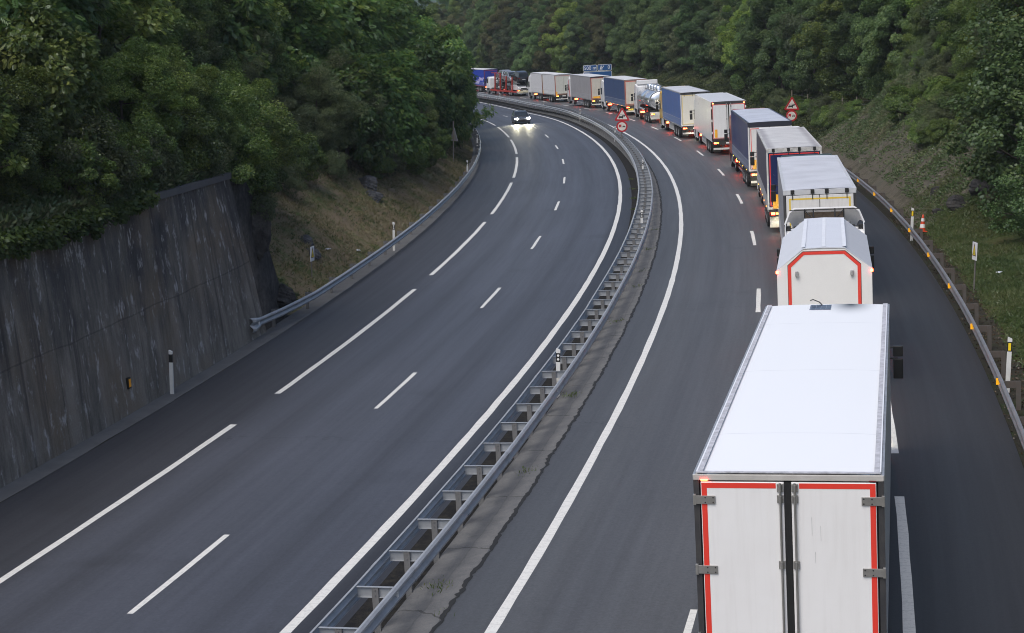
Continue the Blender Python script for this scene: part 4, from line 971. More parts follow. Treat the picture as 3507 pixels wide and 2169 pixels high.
# 8 tanker
def tanker(y, o):
    t = truck('tanker_truck', y, o, 'shiny steel tanker truck with white cab in the queue')
    CHR = pbr('polished_tank', (.80, .82, .85), .22, .85, dirt=.05)
    L = 10.6; n = 28
    def ring(yy, s): return [(1.24*s*math.cos(a), yy, 2.28+.95*s*math.sin(a)) for a in (2*math.pi*i/n for i in range(n+1))]
    P = [ring(yy, s) for yy, s in ((.0, .02), (.02, .5), (.1, .85), (.25, .985), (.4, 1), (3.5, 1), (3.51, 1.012), (3.6, 1.012), (3.61, 1), (7, 1), (7.01, 1.012), (7.1, 1.012), (7.11, 1), (L-.4, 1), (L-.2, .96), (L-.05, .7), (L, .02))]
    m = MB(); m.grid(P); b = m.build('tank', CHR, t)
    m = MB(); m.grid([ring(.12, 1.02), ring(.26, 1.03), ring(.34, 1.03)]); 
    for k in range(8): z = 1.5+.22*k; m.box(.35, .75, -.02, .01, z, z+.03)
    for x in (.35, .75): m.box(x-.02, x+.02, -.02, .01, 1.4, 3.2)
    m.build('ladder', WHITE, b)
    m = MB(); m.box(-.45, .45, .6, L-.6, 3.20, 3.23)
    for x in (-.5, .5): m.tube([(x, .6, 3.6), (x, L-.8, 3.6)], .02); [m.tube([(x, yy, 3.2), (x, yy, 3.6)], .018) for yy in np.linspace(.6, L-.8, 8)]
    m.build('catwalk', ALU, b)
    for yy in (1.6, 3.8, 6.0, 8.2):
        MB().lathe([(0, .72), (.30, .72), (.34, .68), (.34, .0)], (0, yy, 2.95), 'z', 16).build('manhole', CHR, b)
    m = MB()
    for x in (-.45, .45): m.box(x-.08, x+.08, .4, L-.3, .75, 1.2)
    m.box(-1.1, 1.1, .3, .5, .8, 1.3); m.box(-1.0, 1.0, 3.0, 3.2, .8, 1.4); m.box(-1.0, 1.0, L-1, L-.8, .9, 1.5); m.build('tank_frame', CHASS, b)
    m = MB(); m.box(-1.2, 1.2, .0, .06, .55, 1.15, 0); m.build('rear_panel', FLAPW, b)
    for sg in (-1, 1): m = MB(); m.cyl((sg*1.25, 4.4, 1.25), (sg*1.25, 7.9, 1.25), .11, n=12); m.build('hose_tube', CHR, b)
    rear_end(b, dict(board=FLAPW, bump=FLAPW), -.05, 2.5, 1.2)
    axles(t, (1.4, 2.7, 4.0))
    cab_unit(t, L+.2, WHITE, dict(cabH=3.6, dax=-1.6))
    return t
tanker(169.3, 4.3)
# 11 white lorry with trailer
def drawbar(y, o, label, p, L=7.7, gap=.75, turn=0.0):
    t = truck('drawbar_truck', y, o, label, yaw(y)+turn)
    q = dict(p); box_body(t, q, 0, L, 2.55, 4.0); q2 = dict(p); q2.update(tape=None, brake=False)
    box_body(t, q2, L+gap, 2*L+gap, 2.55, 4.0)
    axles(t, (2.9, 4.2)); y1 = L+gap; axles(t, (y1+1.5, y1+2.8))
    pc = dict(p); pc.update(dax=-1.2, yb=-1.8); y0 = 2*L+gap+.25
    cab_unit(t, y0, p['cab'], pc)
    return t
p = dict(side=pbr('white_tarp_side', (.70, .70, .71), .4, dirt=.12, streak=.15), strap=pbr('strap_white', (.6, .6, .6), .5), rear=pbr('ivory_door', (.60, .60, .54), .4, dirt=.1, streak=.15), roof=tarproof('roof_white3', (.74, .74, .74), .12), hh=.12, header=ALU, tape=TAPER, inset=-.02, tw=.025, tbot=0, cab=WHITE, plate=(-1.08, 1.3, .22, .55), frame=pbr('frame_rust2', (.32, .16, .12), .5))
drawbar(240, 3.75, 'white lorry towing a second white box trailer with pale rear doors', p, turn=.05)
# blue lorries at the far end
BL = curtainmat('curtain_royal', (.014, .05, .42), (1.45, 2.6, (.55, .5, .75)))
p = dict(side=BL, strap=STRAPL, rear=pbr('royal_door', (.02, .04, .30), .35), roof=tarproof('roof_white4', (.74, .74, .74), .1), hh=.10, header=pbr('header_royal', (.03, .03, .12), .5), tape=TAPER, tw=.025, cab=pbr('blue_cab', (.03, .05, .25), .3), rail=pbr('red_rail', (.3, .05, .05), .4), ind=ORAL)
drawbar(297, 3.6, 'royal blue lorry and trailer with blurred white lettering, partly behind the dark tree', p, gap=.5, turn=.05)
# ------------------------------------------------------------------ cars
def car_mesh(kind):
    """returns (body MB profile, glass MB); length 4.5, forward +y from the rear bumper"""
    suv = kind == 'suv'
    zb = .98 if suv else .9; zt = 1.66 if suv else 1.45
    lower = [(0.0, .35), (.0, .62), (.06, zb-.02), (.5, zb), (3.15, zb), (4.1, zb-.12), (4.42, .68), (4.48, .45), (4.40, .28), (.12, .25)]
    up = [(.10, zb-.01), (.32, zt-.10), (.75, zt), (2.05, zt), (2.45, zt-.08), (3.35, zb-.02)]
    return lower, up
def car(loc, rz, label, mat, kind='suv', front_lamps=False, tail=False, group=None, rx=0, cat='car', name='car'):
    t = thing(name, loc, label, cat, rz, group); t.rotation_mode = 'ZYX' if False else 'XYZ'
    lower, up = car_mesh(kind); W = .92
    m = MB(); n = len(lower)
    ring = lambda w: [(w, y, z) for y, z in lower]
    xs = [-W, -W+.05, W-.05, W]; ins = [.05, 0, 0, .05]
    rows = []
    for x, s in zip(xs, ins):
        rows.append([(x, min(max(y, s), 4.48-s), z-(s if z > .6 else 0)) for y, z in lower])
    m.grid([r+[r[0]] for r in rows], 0, True, flip=False); m.add(rows[0], [tuple(range(n))]); m.add(rows[-1], [tuple(range(n))[::-1]])
    wt = .70
    def uprow(w, top): return [(w, y, z) for y, z in up]
    pr = []
    for sg in (-1, 1): pr.append([(sg*((W-.04) if i in (0, 5) else wt), y, z) for i, (y, z) in enumerate(up)])
    m.add(pr[0]+pr[1], [(0, 1, 2, 3, 4, 5), (11, 10, 9, 8, 7, 6)]+[(i+1, i, i+6, i+7) for i in range(5)])
    b = m.build('body', mat, t, bevel=.03)
    g = MB(); e = .004
    for sg in (-1, 1):
        q = lambda y, z, f: (sg*(W-.04-(W-.04-wt)*f+e), y, z); zb, zt = up[0][1], up[2][1]
        for a, c, ta, tc in ((.55, 1.45, .75, 1.45), (1.52, 2.95, 1.52, 2.2)):
            pts = [q(a, zb+.05, .10), q(c, zb+.05, .10), q(tc, zt-.10, .84), q(ta, zt-.10, .84)]
            g.add(pts, [(0, 1, 2, 3) if sg < 0 else (3, 2, 1, 0)][:1] if False else [(0, 1, 2, 3)])
    (ya, za), (yb_, zb_) = up[4], up[5]
    g.add([(-.66, ya+.03, za+.0), (.66, ya+.03, za), (.80, yb_-.06, zb_+.06), (-.80, yb_-.06, zb_+.06)], [(0, 1, 2, 3)])
    (ya, za), (yb_, zb_) = up[1], up[0]
    g.add([(-.64, ya-.02, za), (.64, ya-.02, za), (.78, yb_+.03, zb_+.10), (-.78, yb_+.03, zb_+.10)], [(3, 2, 1, 0)])
    g.build('window', GLASSD, b)
    for y in (.85, 3.6):
        for sg in (-1, 1):
            w = link('wheel', TYRE, t, (sg*.80, y, .33)); w.scale = (.66, .66, .66); link('rim', RIM, w); w.rotation_euler.z = 0 if sg > 0 else math.pi
    for sg in (-1, 1):
        x0, x1 = sorted((sg*.55, sg*.86)); MB().box(x0, x1, 4.30, 4.46, .60, .76).build('headlight', emis('car_headlamp', (1, .95, .8), 220) if front_lamps else REFW, b)
        x0, x1 = sorted((sg*.62, sg*.90)); MB().box(x0, x1, -.012, .05, .72, .86).build('tail_light', REDL if tail else REDOFF, b)
        x0, x1 = sorted((sg*.92, sg*1.05)); MB().box(x0, x1, 2.75, 2.88, zb_+.03, zb_+.18).build('mirror', mat, b, bevel=.03)
    m = MB(); m.box(-.5, .5, 4.455, 4.488, .40, .56); m.build('grille', BPL, b)
    MB().box(-.26, .26, -.016, -.004, .55, .66).build('number_plate', NPLATE, b)
    t.rotation_euler.x = rx
    return t
CDARK = pbr('car_charcoal', (.03, .032, .038), .18, .4, dirt=.03)
CWHT = pbr('car_white', (.74, .74, .75), .2, dirt=.04)
CSIL = pbr('car_silver', (.42, .44, .48), .22, .6, dirt=.04)
def transporter(y, o):
    t = truck('car_transporter', y, o, 'car transporter with red frame and white cab loaded with cars', yaw(y)+.085)
    RED = pbr('red_frame', (.42, .035, .022), .4, dirt=.2)
    y0r = yaw(y)+.085; base = S(y, o)
    m = MB(); L = 16.5
    m.box(-1.25, 1.25, .2, 9.8, .62, .74)
    for x in (-1.22, 1.22):
        m.box(x-.06, x+.06, .2, L, .60, .86)
        for yy, h, lean in ((3.0, 3.1, -.7), (6.6, 3.2, -.7), (10.0, 3.55, -.4), (13.4, 3.7, -.6)):
            m.add([(x-.09, yy, .6), (x+.09, yy, .6), (x+.09, yy+.3, .6), (x-.09, yy+.3, .6), (x-.09, yy+lean, h), (x+.09, yy+lean, h), (x+.09, yy+lean+.3, h), (x-.09, yy+lean+.3, h)],
                  [(3, 2, 1, 0), (4, 5, 6, 7), (0, 1, 5, 4), (1, 2, 6, 5), (2, 3, 7, 6), (3, 0, 4, 7)])
        m.box(x-.06, x+.06, 9.6, 15.2, 3.55, 3.68)
    m.build('carrier_frame', RED, t)
    d = MB()
    for x0, x1 in ((-1.1, -.55), (.55, 1.1)):
        d.box(x0, x1, 9.6, 15.6, 1.05, 1.12)
        for ya, za, yb2, zb2 in ((.3, 2.0, 4.4, 2.6), (4.6, 2.35, 9.2, 2.2), (9.3, 2.25, 14.2, 2.5)):
            d.add([(x0, ya, za), (x1, ya, za), (x1, yb2, zb2), (x0, yb2, zb2), (x0, ya, za+.07), (x1, ya, za+.07), (x1, yb2, zb2+.07), (x0, yb2, zb2+.07)], [(3, 2, 1, 0), (4, 5, 6, 7), (0, 1, 5, 4), (1, 2, 6, 5), (2, 3, 7, 6), (3, 0, 4, 7)])
    d.build('loading_ramp', GALVD, t)
    axles(t, (3.6, 4.7)); axles(t, (14.2,))
    rear_end(t_body(t), dict(brake=True, yplate=1, bump=FLAPW), .05, 2.5, 1.15)
    pc = dict(cabH=2.9, roofdef=False, dax=-1.3, yb=-2.0); cab_unit(t, 16.8, WHITE, pc, high=False)
    R = Matrix.Rotation(y0r, 4, 'Z')
    def put(ly, lz, rx, label, mat, kind, back):
        loc = base+(R @ Vector((0, ly, lz))); return car(loc, y0r+(math.pi if back else 0), label, mat, kind, group='cars carried by the transporter', rx=rx)
    put(4.75, .74, 0, 'white estate car on the lower rear deck of the transporter', CWHT, 'suv', True)
    put(.1, 2.08, math.radians(8.5), 'charcoal estate car tilted on upper rear deck of the transporter', CDARK, 'suv', False)
    put(5.0, .74, 0, 'dark car in the middle of the lower deck of the transporter', CDARK, 'car', False)
    put(9.3, 2.30, math.radians(180-183), 'silver car on the middle upper deck of the transporter', CSIL, 'suv', True)
    put(9.5, 2.33, math.radians(3), 'silver car on the upper deck just behind the transporter cab', CSIL, 'suv', False)
    put(10.2, 1.13, 0, 'grey car on the lower deck just behind the transporter cab', pbr('car_grey', (.12, .125, .13), .2, .5), 'car', False)
def t_body(t):
    m = MB(); m.box(-1.25, 1.25, .0, .18, .60, .9); return m.build('rear_beam', pbr('cream_beam', (.6, .56, .42), .5), t)
transporter(270, 3.5)
# oncoming car, headlamps on (left carriageway)
c1 = car(S(198.4, -8.1, LZ), yaw(194)+math.pi, 'grey car with glaring headlights coming round the bend on the left carriageway', pbr('car_asphalt_grey', (.07, .075, .085), .25, .3), 'car', True, name='oncoming_car')
for sg in (-1, 1):
    ld = bpy.data.lights.new('headlight_beam', 'SPOT'); ld.energy = 900; ld.color = (1, .93, .62); ld.spot_size = math.radians(60); ld.spot_blend = .9; ld.shadow_soft_size = .1
    lo = link('headlight_beam', ld, c1, (sg*.7, 4.52, .68)); lo.rotation_euler = (math.radians(90-9), 0, math.radians(-14))
# ------------------------------------------------------------------ signs
POLE = pbr('sign_pole_steel', (.24, .23, .22), .5, .5, dirt=.4, dscale=4, dirtcol=(.14, .08, .05))
SRED = pbr('sign_red', (.45, .012, .018), .4, dirt=.06)
SCRM = pbr('sign_cream', (.70, .67, .60), .4, dirt=.08)
SBLK = pbr('sign_black', (.015, .015, .015), .5)
SBLUE = pbr('sign_blue', (.012, .085, .26), .4, dirt=.06)
SWHT = pbr('sign_white', (.75, .76, .78), .4)
SGREY = pbr('sign_back', (.30, .31, .32), .5, .4, dirt=.2)
def plate(m, poly, y0, y1, mi=0): m.prism(poly, 'y', y0, y1, mi)
def tri(s, r, z):
    """rounded triangle outline, side s, corner radius r, base at z"""
    h = s*math.sqrt(3)/2; C = [(-s/2, z), (s/2, z), (0, z+h)]; cx, cz = 0, z+h/3; out = []
    for (x, zz), a0 in zip(C, (210, -30, 90)):
        d = math.hypot(x-cx, zz-cz); k = (d-2*r)/d; px, pz = cx+(x-cx)*k, cz+(zz-cz)*k
        for j in range(-3, 4):
            a = math.radians(a0+j*20); out.append((px+r*math.cos(a), pz+r*math.sin(a)))
    return out
def carglyph(m, x, z, s, y, mi):
    P = lambda L_: [(x+u*s, z+v*s) for u, v in L_]
    plate(m, P([(-.5, .12), (.5, .12), (.5, .40), (.40, .48), (-.40, .48), (-.5, .40)]), y-.004, y, mi)
    for sg in (-1, 1): plate(m, P([(sg*.46 if sg < 0 else .28, 0), (-.28 if sg < 0 else .46, 0), (-.28 if sg < 0 else .46, .13), (sg*.46 if sg < 0 else .28, .13)]), y-.004, y, mi)
    plate(m, P([(-.40, .47), (-.34, .47), (-.24, .76), (-.28, .80)]), y-.004, y, mi); plate(m, P([(.34, .47), (.40, .47), (.28, .80), (.24, .76)]), y-.004, y, mi); plate(m, P([(-.28, .75), (.28, .75), (.28, .80), (-.28, .80)]), y-.004, y, mi)
def warning_pair(y, o, z, label, grp):
    t = thing('traffic_sign', S(y, o, z), label, 'road sign', yaw(y)*.4, grp, True)
    MB().cyl((0, .07, -.3), (0, .07, 3.1), .05, n=10).build('pole', POLE, t)
    m = MB(); m.tube([(0, .07, .75), (-.16, .07, .55)], .02); m.tube([(0, .07, .75), (.18, .07, .52)], .02); m.build('pole_clamp', POLE, t)
    T = MB(); plate(T, tri(1.36, .09, 2.10), 0, .03); T = T.build('triangle_plate', SRED, t)
    m = MB(); plate(m, tri(.92, .02, 2.235), -.004, 0); m.build('triangle_face', SCRM, T)
    m = MB(); carglyph(m, -.10, 2.30, .40, -.0045, 0); carglyph(m, .10, 2.44, .24, -.0045, 0); carglyph(m, .20, 2.53, .15, -.0045, 0); m.build('queue_pictogram', SBLK, T)
    D = MB(); D.cyl((0, .03, 1.63), (0, 0, 1.63), .475, n=40, smooth=False); D = D.build('round_plate', SRED, t)
    m = MB(); m.cyl((0, 0, 1.63), (0, -.004, 1.63), .345, n=40, smooth=False); m.build('round_face', SCRM, D)
    m = MB(); plate(m, [(-.27, 1.59), (-.05, 1.59), (-.05, 1.79), (-.27, 1.79)], -.0085, -.0045); plate(m, [(-.26, 1.53), (-.21, 1.53), (-.21, 1.59), (-.26, 1.59)], -.0085, -.0045); plate(m, [(-.11, 1.53), (-.06, 1.53), (-.06, 1.59), (-.11, 1.59)], -.0085, -.0045)
    m.build('lorry_pictogram', SRED, D)
    m = MB(); carglyph(m, .17, 1.54, .24, -.0045, 0); m.build('car_pictogram', SBLK, D)
g = 'pairs of red warning signs'
warning_pair(141.8, float(mC(141.8)), -.1, 'red triangle queue warning above round no overtaking sign, standing in the median', g)
warning_pair(141.5, 12.0, .02, 'red triangle queue warning above round no overtaking sign, before the bushes on the right', g)
def gas_sign(y, o, z, label, rz, H=1.42):
    t = thing('pipeline_sign', S(y, o, z), label, 'sign', rz, 'small pipeline marker signs', True)
    MB().cyl((0, .04, -.4), (0, .04, H-.1), .03, n=8).build('pole', POLE, t)
    z0 = H-.64; b = MB().box(-.21, .21, -.015, .015, z0, H).build('sign_plate', SWHT, t)
    m = MB(); m.box(-.225, .225, .016, .026, z0-.015, H+.015); m.build('sign_back', SBLK, b)
    m = MB(); plate(m, [(-.18, z0+.15), (.18, z0+.15), (0, H-.04)], -.019, -.0155); m.build('triangle_border', SBLK, b)
    m = MB(); plate(m, [(-.13, z0+.18), (.13, z0+.18), (0, H-.13)], -.023, -.0192); m.build('triangle', pbr('sign_yellow', (.80, .62, .03), .4), b)
    m = MB(); plate(m, [(-.03, z0+.21), (.03, z0+.21), (.025, z0+.28), (0, z0+.36), (-.025, z0+.28)], -.027, -.0232); m.build('flame_symbol', SBLK, b)
gas_sign(70.2, -16.0, float(hL(70.2, -16.0)), 'white plate with yellow warning triangle on a post, on the left slope', 1.3)
gas_sign(61.2, 11.0, float(hR(61.2, 11.0)), 'white plate with warning triangle on a thin post, on the right lawn', -1.5, 1.75)
# back of a triangular sign under the overhanging tree
t = thing('traffic_sign', S(133, -16.2, float(hL(133, -16.2))), 'grey back of a triangular sign on a tall pole beside the left rail', 'road sign', 2.1, None, True)
MB().cyl((0, .07, -.4), (0, .07, 3.3), .05, n=10).build('pole', POLE, t)
m = MB(); plate(m, tri(1.3, .08, 1.75), 0, .03); m.build('triangle_plate', SGREY, t)
# blue direction sign
def text_mesh(txt, size, mat, parent, loc, name='lettering'):
    cu = bpy.data.curves.new('lettering', 'FONT'); cu.body = txt; cu.size = size; cu.extrude = .003; cu.align_x = 'CENTER'; cu.align_y = 'CENTER'
    ob = bpy.data.objects.new('lettering_source', cu); COL.objects.link(ob)
    dg = bpy.context.evaluated_depsgraph_get(); me = bpy.data.meshes.new_from_object(ob.evaluated_get(dg)); bpy.data.objects.remove(ob)
    me.materials.clear(); me.materials.append(mat)
    o = link(name, me, parent, loc); o.rotation_euler = (math.radians(90), 0, 0); return o
def rrect(x0, x1, z0, z1, r):
    out = []
    for cx, cz, a0 in ((x1-r, z1-r, 0), (x0+r, z1-r, 90), (x0+r, z0+r, 180), (x1-r, z0+r, 270)):
        for j in range(5): a = math.radians(a0+j*22.5); out.append((cx+r*math.cos(a), cz+r*math.sin(a)))
    return out
ysg = 268.0
t = thing('direction_sign', S(ysg, 15.2, float(hR(ysg, 15.2))-.2), 'blue motorway sign reading 500 m with an exit symbol and 0', 'road sign', yaw(ysg)*.3)
zb = 4.35-(float(hR(ysg, 15.2))-.2)
def panel(x0, x1, z0, z1, nm):
    m = MB(); plate(m, rrect(x0, x1, z0, z1, .14), 0, .05); b = m.build(nm, SWHT, t)
    m = MB(); plate(m, rrect(x0+.06, x1-.06, z0+.06, z1-.06, .11), -.004, 0); m.build('blue_face', SBLUE, b); return b
b = panel(-2.26, -.06, zb-1.0, zb, 'distance_panel'); text_mesh('500 m', .78, SWHT, b, (-1.16, -.006, zb-.5))
b = panel(.06, 2.30, zb-1.0, zb, 'exit_panel'); text_mesh('0', .8, SWHT, b, (1.86, -.006, zb-.5))
m = MB()
for q in ([(.36, zb-.82), (.52, zb-.82), (.66, zb-.18), (.58, zb-.18)], [(.62, zb-.82), (.80, zb-.82), (.77, zb-.45), (.80, zb-.18), (.70, zb-.18), (.67, zb-.42)], [(.78, zb-.50), (.94, zb-.34), (.90, zb-.30), (1.08, zb-.17), (1.06, zb-.40), (1.0, zb-.36), (.80, zb-.60)]): plate(m, q, -.008, -.0045)
m.build('exit_symbol', SWHT, b)
panel(-2.3, 2.3, zb-3.0, zb-1.08, 'main_panel')
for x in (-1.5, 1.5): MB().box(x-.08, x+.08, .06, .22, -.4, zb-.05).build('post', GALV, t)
# ------------------------------------------------------------------ fence, rocks, litter
WOOD = pbr('grey_wood', (.22, .19, .15), .8, dirt=.4, dscale=5)
t = thing('wire_fence', (0, 0, 0), 'thin wooden post and wire fence below the trees behind the right sign', 'fence')
tops = []
for i, (y, o) in enumerate([(128, 19.6), (132, 18.8), (136, 18.0), (141, 17.4), (146, 17.2), (152, 17.0), (159, 16.8), (166, 16.8)]):
    q = S(y, o, float(hR(y, o))); h = 1.5+.25*random.random(); lean = random.uniform(-.06, .06)
    MB().cyl((0, 0, -.3), (lean+.055*h, lean, h), .06, .05, n=8).build('post', WOOD, t, loc=q); tops.append(q)
for k in range(4):
    m = MB()
    for a, c in zip(tops[:-1], tops[1:]): m.tube([a+Vector((.02*k, 0, .35+.32*k)), c+Vector((.02*k, 0, .35+.32*k))], .008, 4)
    m.build('wire', POLE, t)
def rock(loc, sx, sy, sz, label, mat, seed, rz=0, rx=0):
    me = bpy.data.meshes.new('rock'); 
    import bmesh
    bm = bmesh.new(); bmesh.ops.create_icosphere(bm, subdivisions=4, radius=1); r = random.Random(seed); off = [r.uniform(0, 9) for _ in range(6)]
    planes = [(Vector((r.gauss(0, 1), r.gauss(0, 1), r.gauss(0, 1))).normalized(), r.uniform(.55, .85)) for _ in range(14)]
    for v in bm.verts:
        d = v.co.normalized(); k = 1.0
        for n_, dd in planes:
            c = d.dot(n_)
            if c > .05: k = min(k, dd/c)
        k += .045*math.sin(d.x*9+off[0])*math.cos(d.y*8+off[1])+.03*math.sin(d.z*17+off[2]+d.x*11)
        v.co = Vector((d.x*sx, d.y*sy, d.z*sz))*k
    bm.to_mesh(me); bm.free(); me.materials.append(mat)
    o = link('rock', me, None, loc, rz); o.rotation_euler.x = rx
    return tag(o, label, 'rock')
def onL(y, o, dz=0): return S(y, o, float(hL(y, o))+dz)
def onR(y, o, dz=0): return S(y, o, float(hR(y, o))+dz)
rock(onL(75.2, -17.5, -.2), .6, 1.2, .55, 'grey outcrop sticking out of the slope above the left pipeline sign', ROCKM, 1, .4)
rock(onL(73.6, -16.9, -.2), .45, .9, .42, 'smaller grey rock between the upper outcrop and the left pipeline sign', ROCKM, 8, .4)
rock(onL(96.5, -18.6, -.3), .9, 1.8, .75, 'wide grey rock outcrop below the bushes in the middle of the left slope', ROCKM, 2, .5)
rock(onL(94, -17.9, -.25), .6, 1.0, .65, 'angular grey rock just below the wide outcrop on the left slope', ROCKM, 5, 1.2)
rock(onL(61.3, -16.5, -.6), .75, 1.7, 1.7, 'dark fractured rock face beside the end of the concrete wall', ROCKD, 3, .1)
rock(onL(62.8, -16.9, -.9), .7, 1.3, 1.3, 'low brown rock between the wall end and the first guard rail post', ROCKD, 13, .6)
rock(onL(60.4, -15.75, -.9), .9, .8, 1.5, 'dark rock slab leaning against the end of the concrete wall', ROCKD, 31, .3)
rock(onL(63.0, -15.5, -.1), .7, 1.0, .55, 'low dark rock at the foot of the wall end behind the rail wing', ROCKD, 33, .9)
for i, (y, o, sx, sz, lab) in enumerate([(80.2, 14.4, .95, .7, 'biggest dark boulder at the foot of the earth bank above the cone'), (79.8, 13.0, .8, .55, 'dark boulder left of the biggest one at the foot of the earth bank'), (82, 15.6, .75, .75, 'dark boulder right of the biggest one under the maple branches'),
        (84.5, 12.6, .5, .35, 'small dark stone low on the earth bank behind the guard rail'), (80.6, 12.1, .45, .3, 'small flat stone at the left end of the boulder row')]):
    rock(onR(y, o, -.1), sx, sx*.8, sz, lab, ROCKD, 20+i, i)
LIT = pbr('litter_white', (.7, .72, .76), .5)
def litter(loc, s, lab, seed):
    r = random.Random(seed); P = [[(i*.5-1+r.uniform(-.2, .2), j*.5-.75+r.uniform(-.2, .2), .35*r.random()+.1) for j in range(4)] for i in range(5)]
    m = MB(); m.grid([[(x*s, y*s, z*s) for x, y, z in row] for row in P]); o = m.build('litter', LIT, None, loc=loc); o.rotation_euler.z = seed
    md = o.modifiers.new('thick', 'SOLIDIFY'); md.thickness = .01
    tag(o, lab, 'litter', 'scraps of litter')
litter(onR(110, 15.6, .1), .16, 'white plastic scrap high on the earth bank', 1); litter(onR(122, 20.3, .1), .17, 'white plastic bag near the top of the earth bank under the trees', 2); litter(onR(94, 14.0, .1), .12, 'small white paper low on the earth bank', 3)
litter(onR(64, 12.3, .05), .12, 'pale paper scrap on the lawn near the right pipeline sign', 4); litter(onL(79.3, -15.9, .05), .12, 'white paper behind the left guard rail post', 5); litter(onR(67.5, 14.5, .05), .11, 'white scrap in the middle of the right lawn', 6)
litter(onL(75.8, -16.6, .06), .13, 'pale rag on the lower left slope', 7)
# ------------------------------------------------------------------ foliage
def unit(v): return v/np.maximum(np.linalg.norm(v, axis=-1, keepdims=True), 1e-9)
def leafcards(P, D, Nn, L, W, fold=.25):
    """P base points, D directions, Nn normals -> rhombus leaves"""
    S_ = unit(np.cross(D, Nn)); U = unit(np.cross(S_, D))
    L = L[:, None]; W = W[:, None]
    a = P; b = P+D*L*.45+S_*W*.5-U*W*fold*.3; c = P+D*L-U*L*.12; d = P+D*L*.45-S_*W*.5-U*W*fold*.3
    V = np.stack([a, b, c, d], 1).reshape(-1, 3); F = np.arange(len(V)).reshape(-1, 4)
    return V, F
def crown(seed, R, H, nclump, nleaf, llen, lwid, style='broad', base=.18, lump=.35, cr=(.24, .40), droop=.25):
    """leaf mass: lumpy ellipsoid (radius R, height H) built of leaf clumps, with gaps between them"""
    g = np.random.default_rng(seed)
    d = unit(g.normal(size=(nclump, 3))); d[:, 2] = np.where(d[:, 2] < -.9, -d[:, 2], d[:, 2])
    ph = g.uniform(0, 6.28, 4)
    lob = 1+lump*(.6*np.sin(3*np.arctan2(d[:, 1], d[:, 0])+ph[0])*np.cos(2.5*d[:, 2]+ph[1])+.5*np.sin(5*d[:, 0]+4*d[:, 2]+ph[2]))
    rr = g.uniform(.45, 1.0, nclump)**.6*lob
    shape = np.where(d[:, 2] > 0, 1.0, .95)
    d[:, :2] *= np.where(d[:, 2] < 0, 1+.35*np.abs(d[:, 2]), 1)[:, None]
    C = d*rr[:, None]*np.array([R, R, H*(1-base)/2])*shape[:, None]; C[:, 2] += H*(base+(1-base)/2)
    rc = R*g.uniform(*cr, nclump); tintc = g.normal(.5, .2, nclump)
    k = g.integers(0, nclump, nleaf)
    q = unit(g.normal(size=(nleaf, 3)))*(g.uniform(.35, 1, nleaf)**.5)[:, None]*np.array([1, 1, .85])
    q[:, 2] = np.where(q[:, 2] < 0, q[:, 2]*.75, q[:, 2])
    P = C[k]+q*rc[k][:, None]
    out = unit(C-np.array([0, 0, H*.4]))[k]
    Nn = unit(np.array([0, 0, .55])+.5*out+.5*q+g.normal(0, .55, (nleaf, 3)))
    D = unit(unit(q+.6*out)+g.normal(0, .5, (nleaf, 3))+np.array([0, 0, -droop])); D = unit(D-Nn*(D*Nn).sum(1, keepdims=True)*.85)
    tint = tintc[k]+g.normal(0, .2, nleaf)+.38*(g.uniform(size=nleaf) < .12)-.08+.10*q[:, 2]
    L = llen*g.uniform(.7, 1.35, nleaf); W = lwid*g.uniform(.7, 1.3, nleaf)
    if style == 'pinnate':
        # each leaf becomes a frond of leaflets along a drooping rachis
        nf = nleaf; Vs = []; ts = []
        Sd = unit(np.cross(D, Nn))
        for j in range(5):
            u = .18+.17*j
            for sg in (-1, 1):
                p0 = P+D*(L*u)[:, None]-np.array([0, 0, 1])*(L*.16*u*u)[:, None]
                dd = unit(D*.55+sg*Sd*.85+np.array([0, 0, -.12])); V, F = leafcards(p0, dd, Nn, L*.36*(1.1-.5*abs(u-.45)), W)
                Vs.append(V); ts.append(tint)
        V, F = leafcards(P+D*(L*.88)[:, None]-np.array([0, 0, 1])*(L*.13)[:, None], D, Nn, L*.34, W); Vs.append(V); ts.append(tint)
        V = np.concatenate(Vs); F = np.arange(len(V)).reshape(-1, 4); tint = np.concatenate(ts)
    elif style == 'lobed':
        Vs = []; ts = []; Sd = unit(np.cross(D, Nn))
        for a, kx in ((-1.0, .8), (-.45, .95), (0, 1.1), (.45, .95), (1.0, .8)):
            dd = unit(D*math.cos(a)+Sd*math.sin(a)); V, F = leafcards(P, dd, Nn, L*kx, W*.62); Vs.append(V); ts.append(tint)
        V = np.concatenate(Vs); F = np.arange(len(V)).reshape(-1, 4); tint = np.concatenate(ts)
    else:
        V, F = leafcards(P, D, Nn, L, W)
    return V, F, np.clip(tint, 0, 1), C
BARK = pbr('bark', (.075, .06, .048), .9, dirt=.4, dscale=5, bump=.8, bscale=18)
def trunk_mesh(seed, C, H, r0, base):
    r = random.Random(seed); m = MB(); pts = [(0, 0, -.6)]; x = y = 0
    for k in range(1, 6): x += r.uniform(-.03, .03)*H; y += r.uniform(-.03, .03)*H; pts.append((x, y, H*.14*k))
    rad = [r0*(1-.15*k) for k in range(6)]
    for a, b, ra, rb in zip(pts[:-1], pts[1:], rad[:-1], rad[1:]): m.cyl(a, b, ra, rb, 8, caps=False)
    for c in [C[i] for i in r.sample(range(len(C)), min(16, len(C)))]:
        k = min(5, max(2, int(c[2]/(H*.14))-1)); a = Vector(pts[k]); b = Vector(c); mid = (a+b)/2+Vector((0, 0, -.06*H*r.random()))
        m.cyl(a, mid, rad[k]*.55, rad[k]*.34, 6, caps=False); m.cyl(mid, b, rad[k]*.34, .015, 5, caps=False)
    return m.mesh('trunk', BARK)
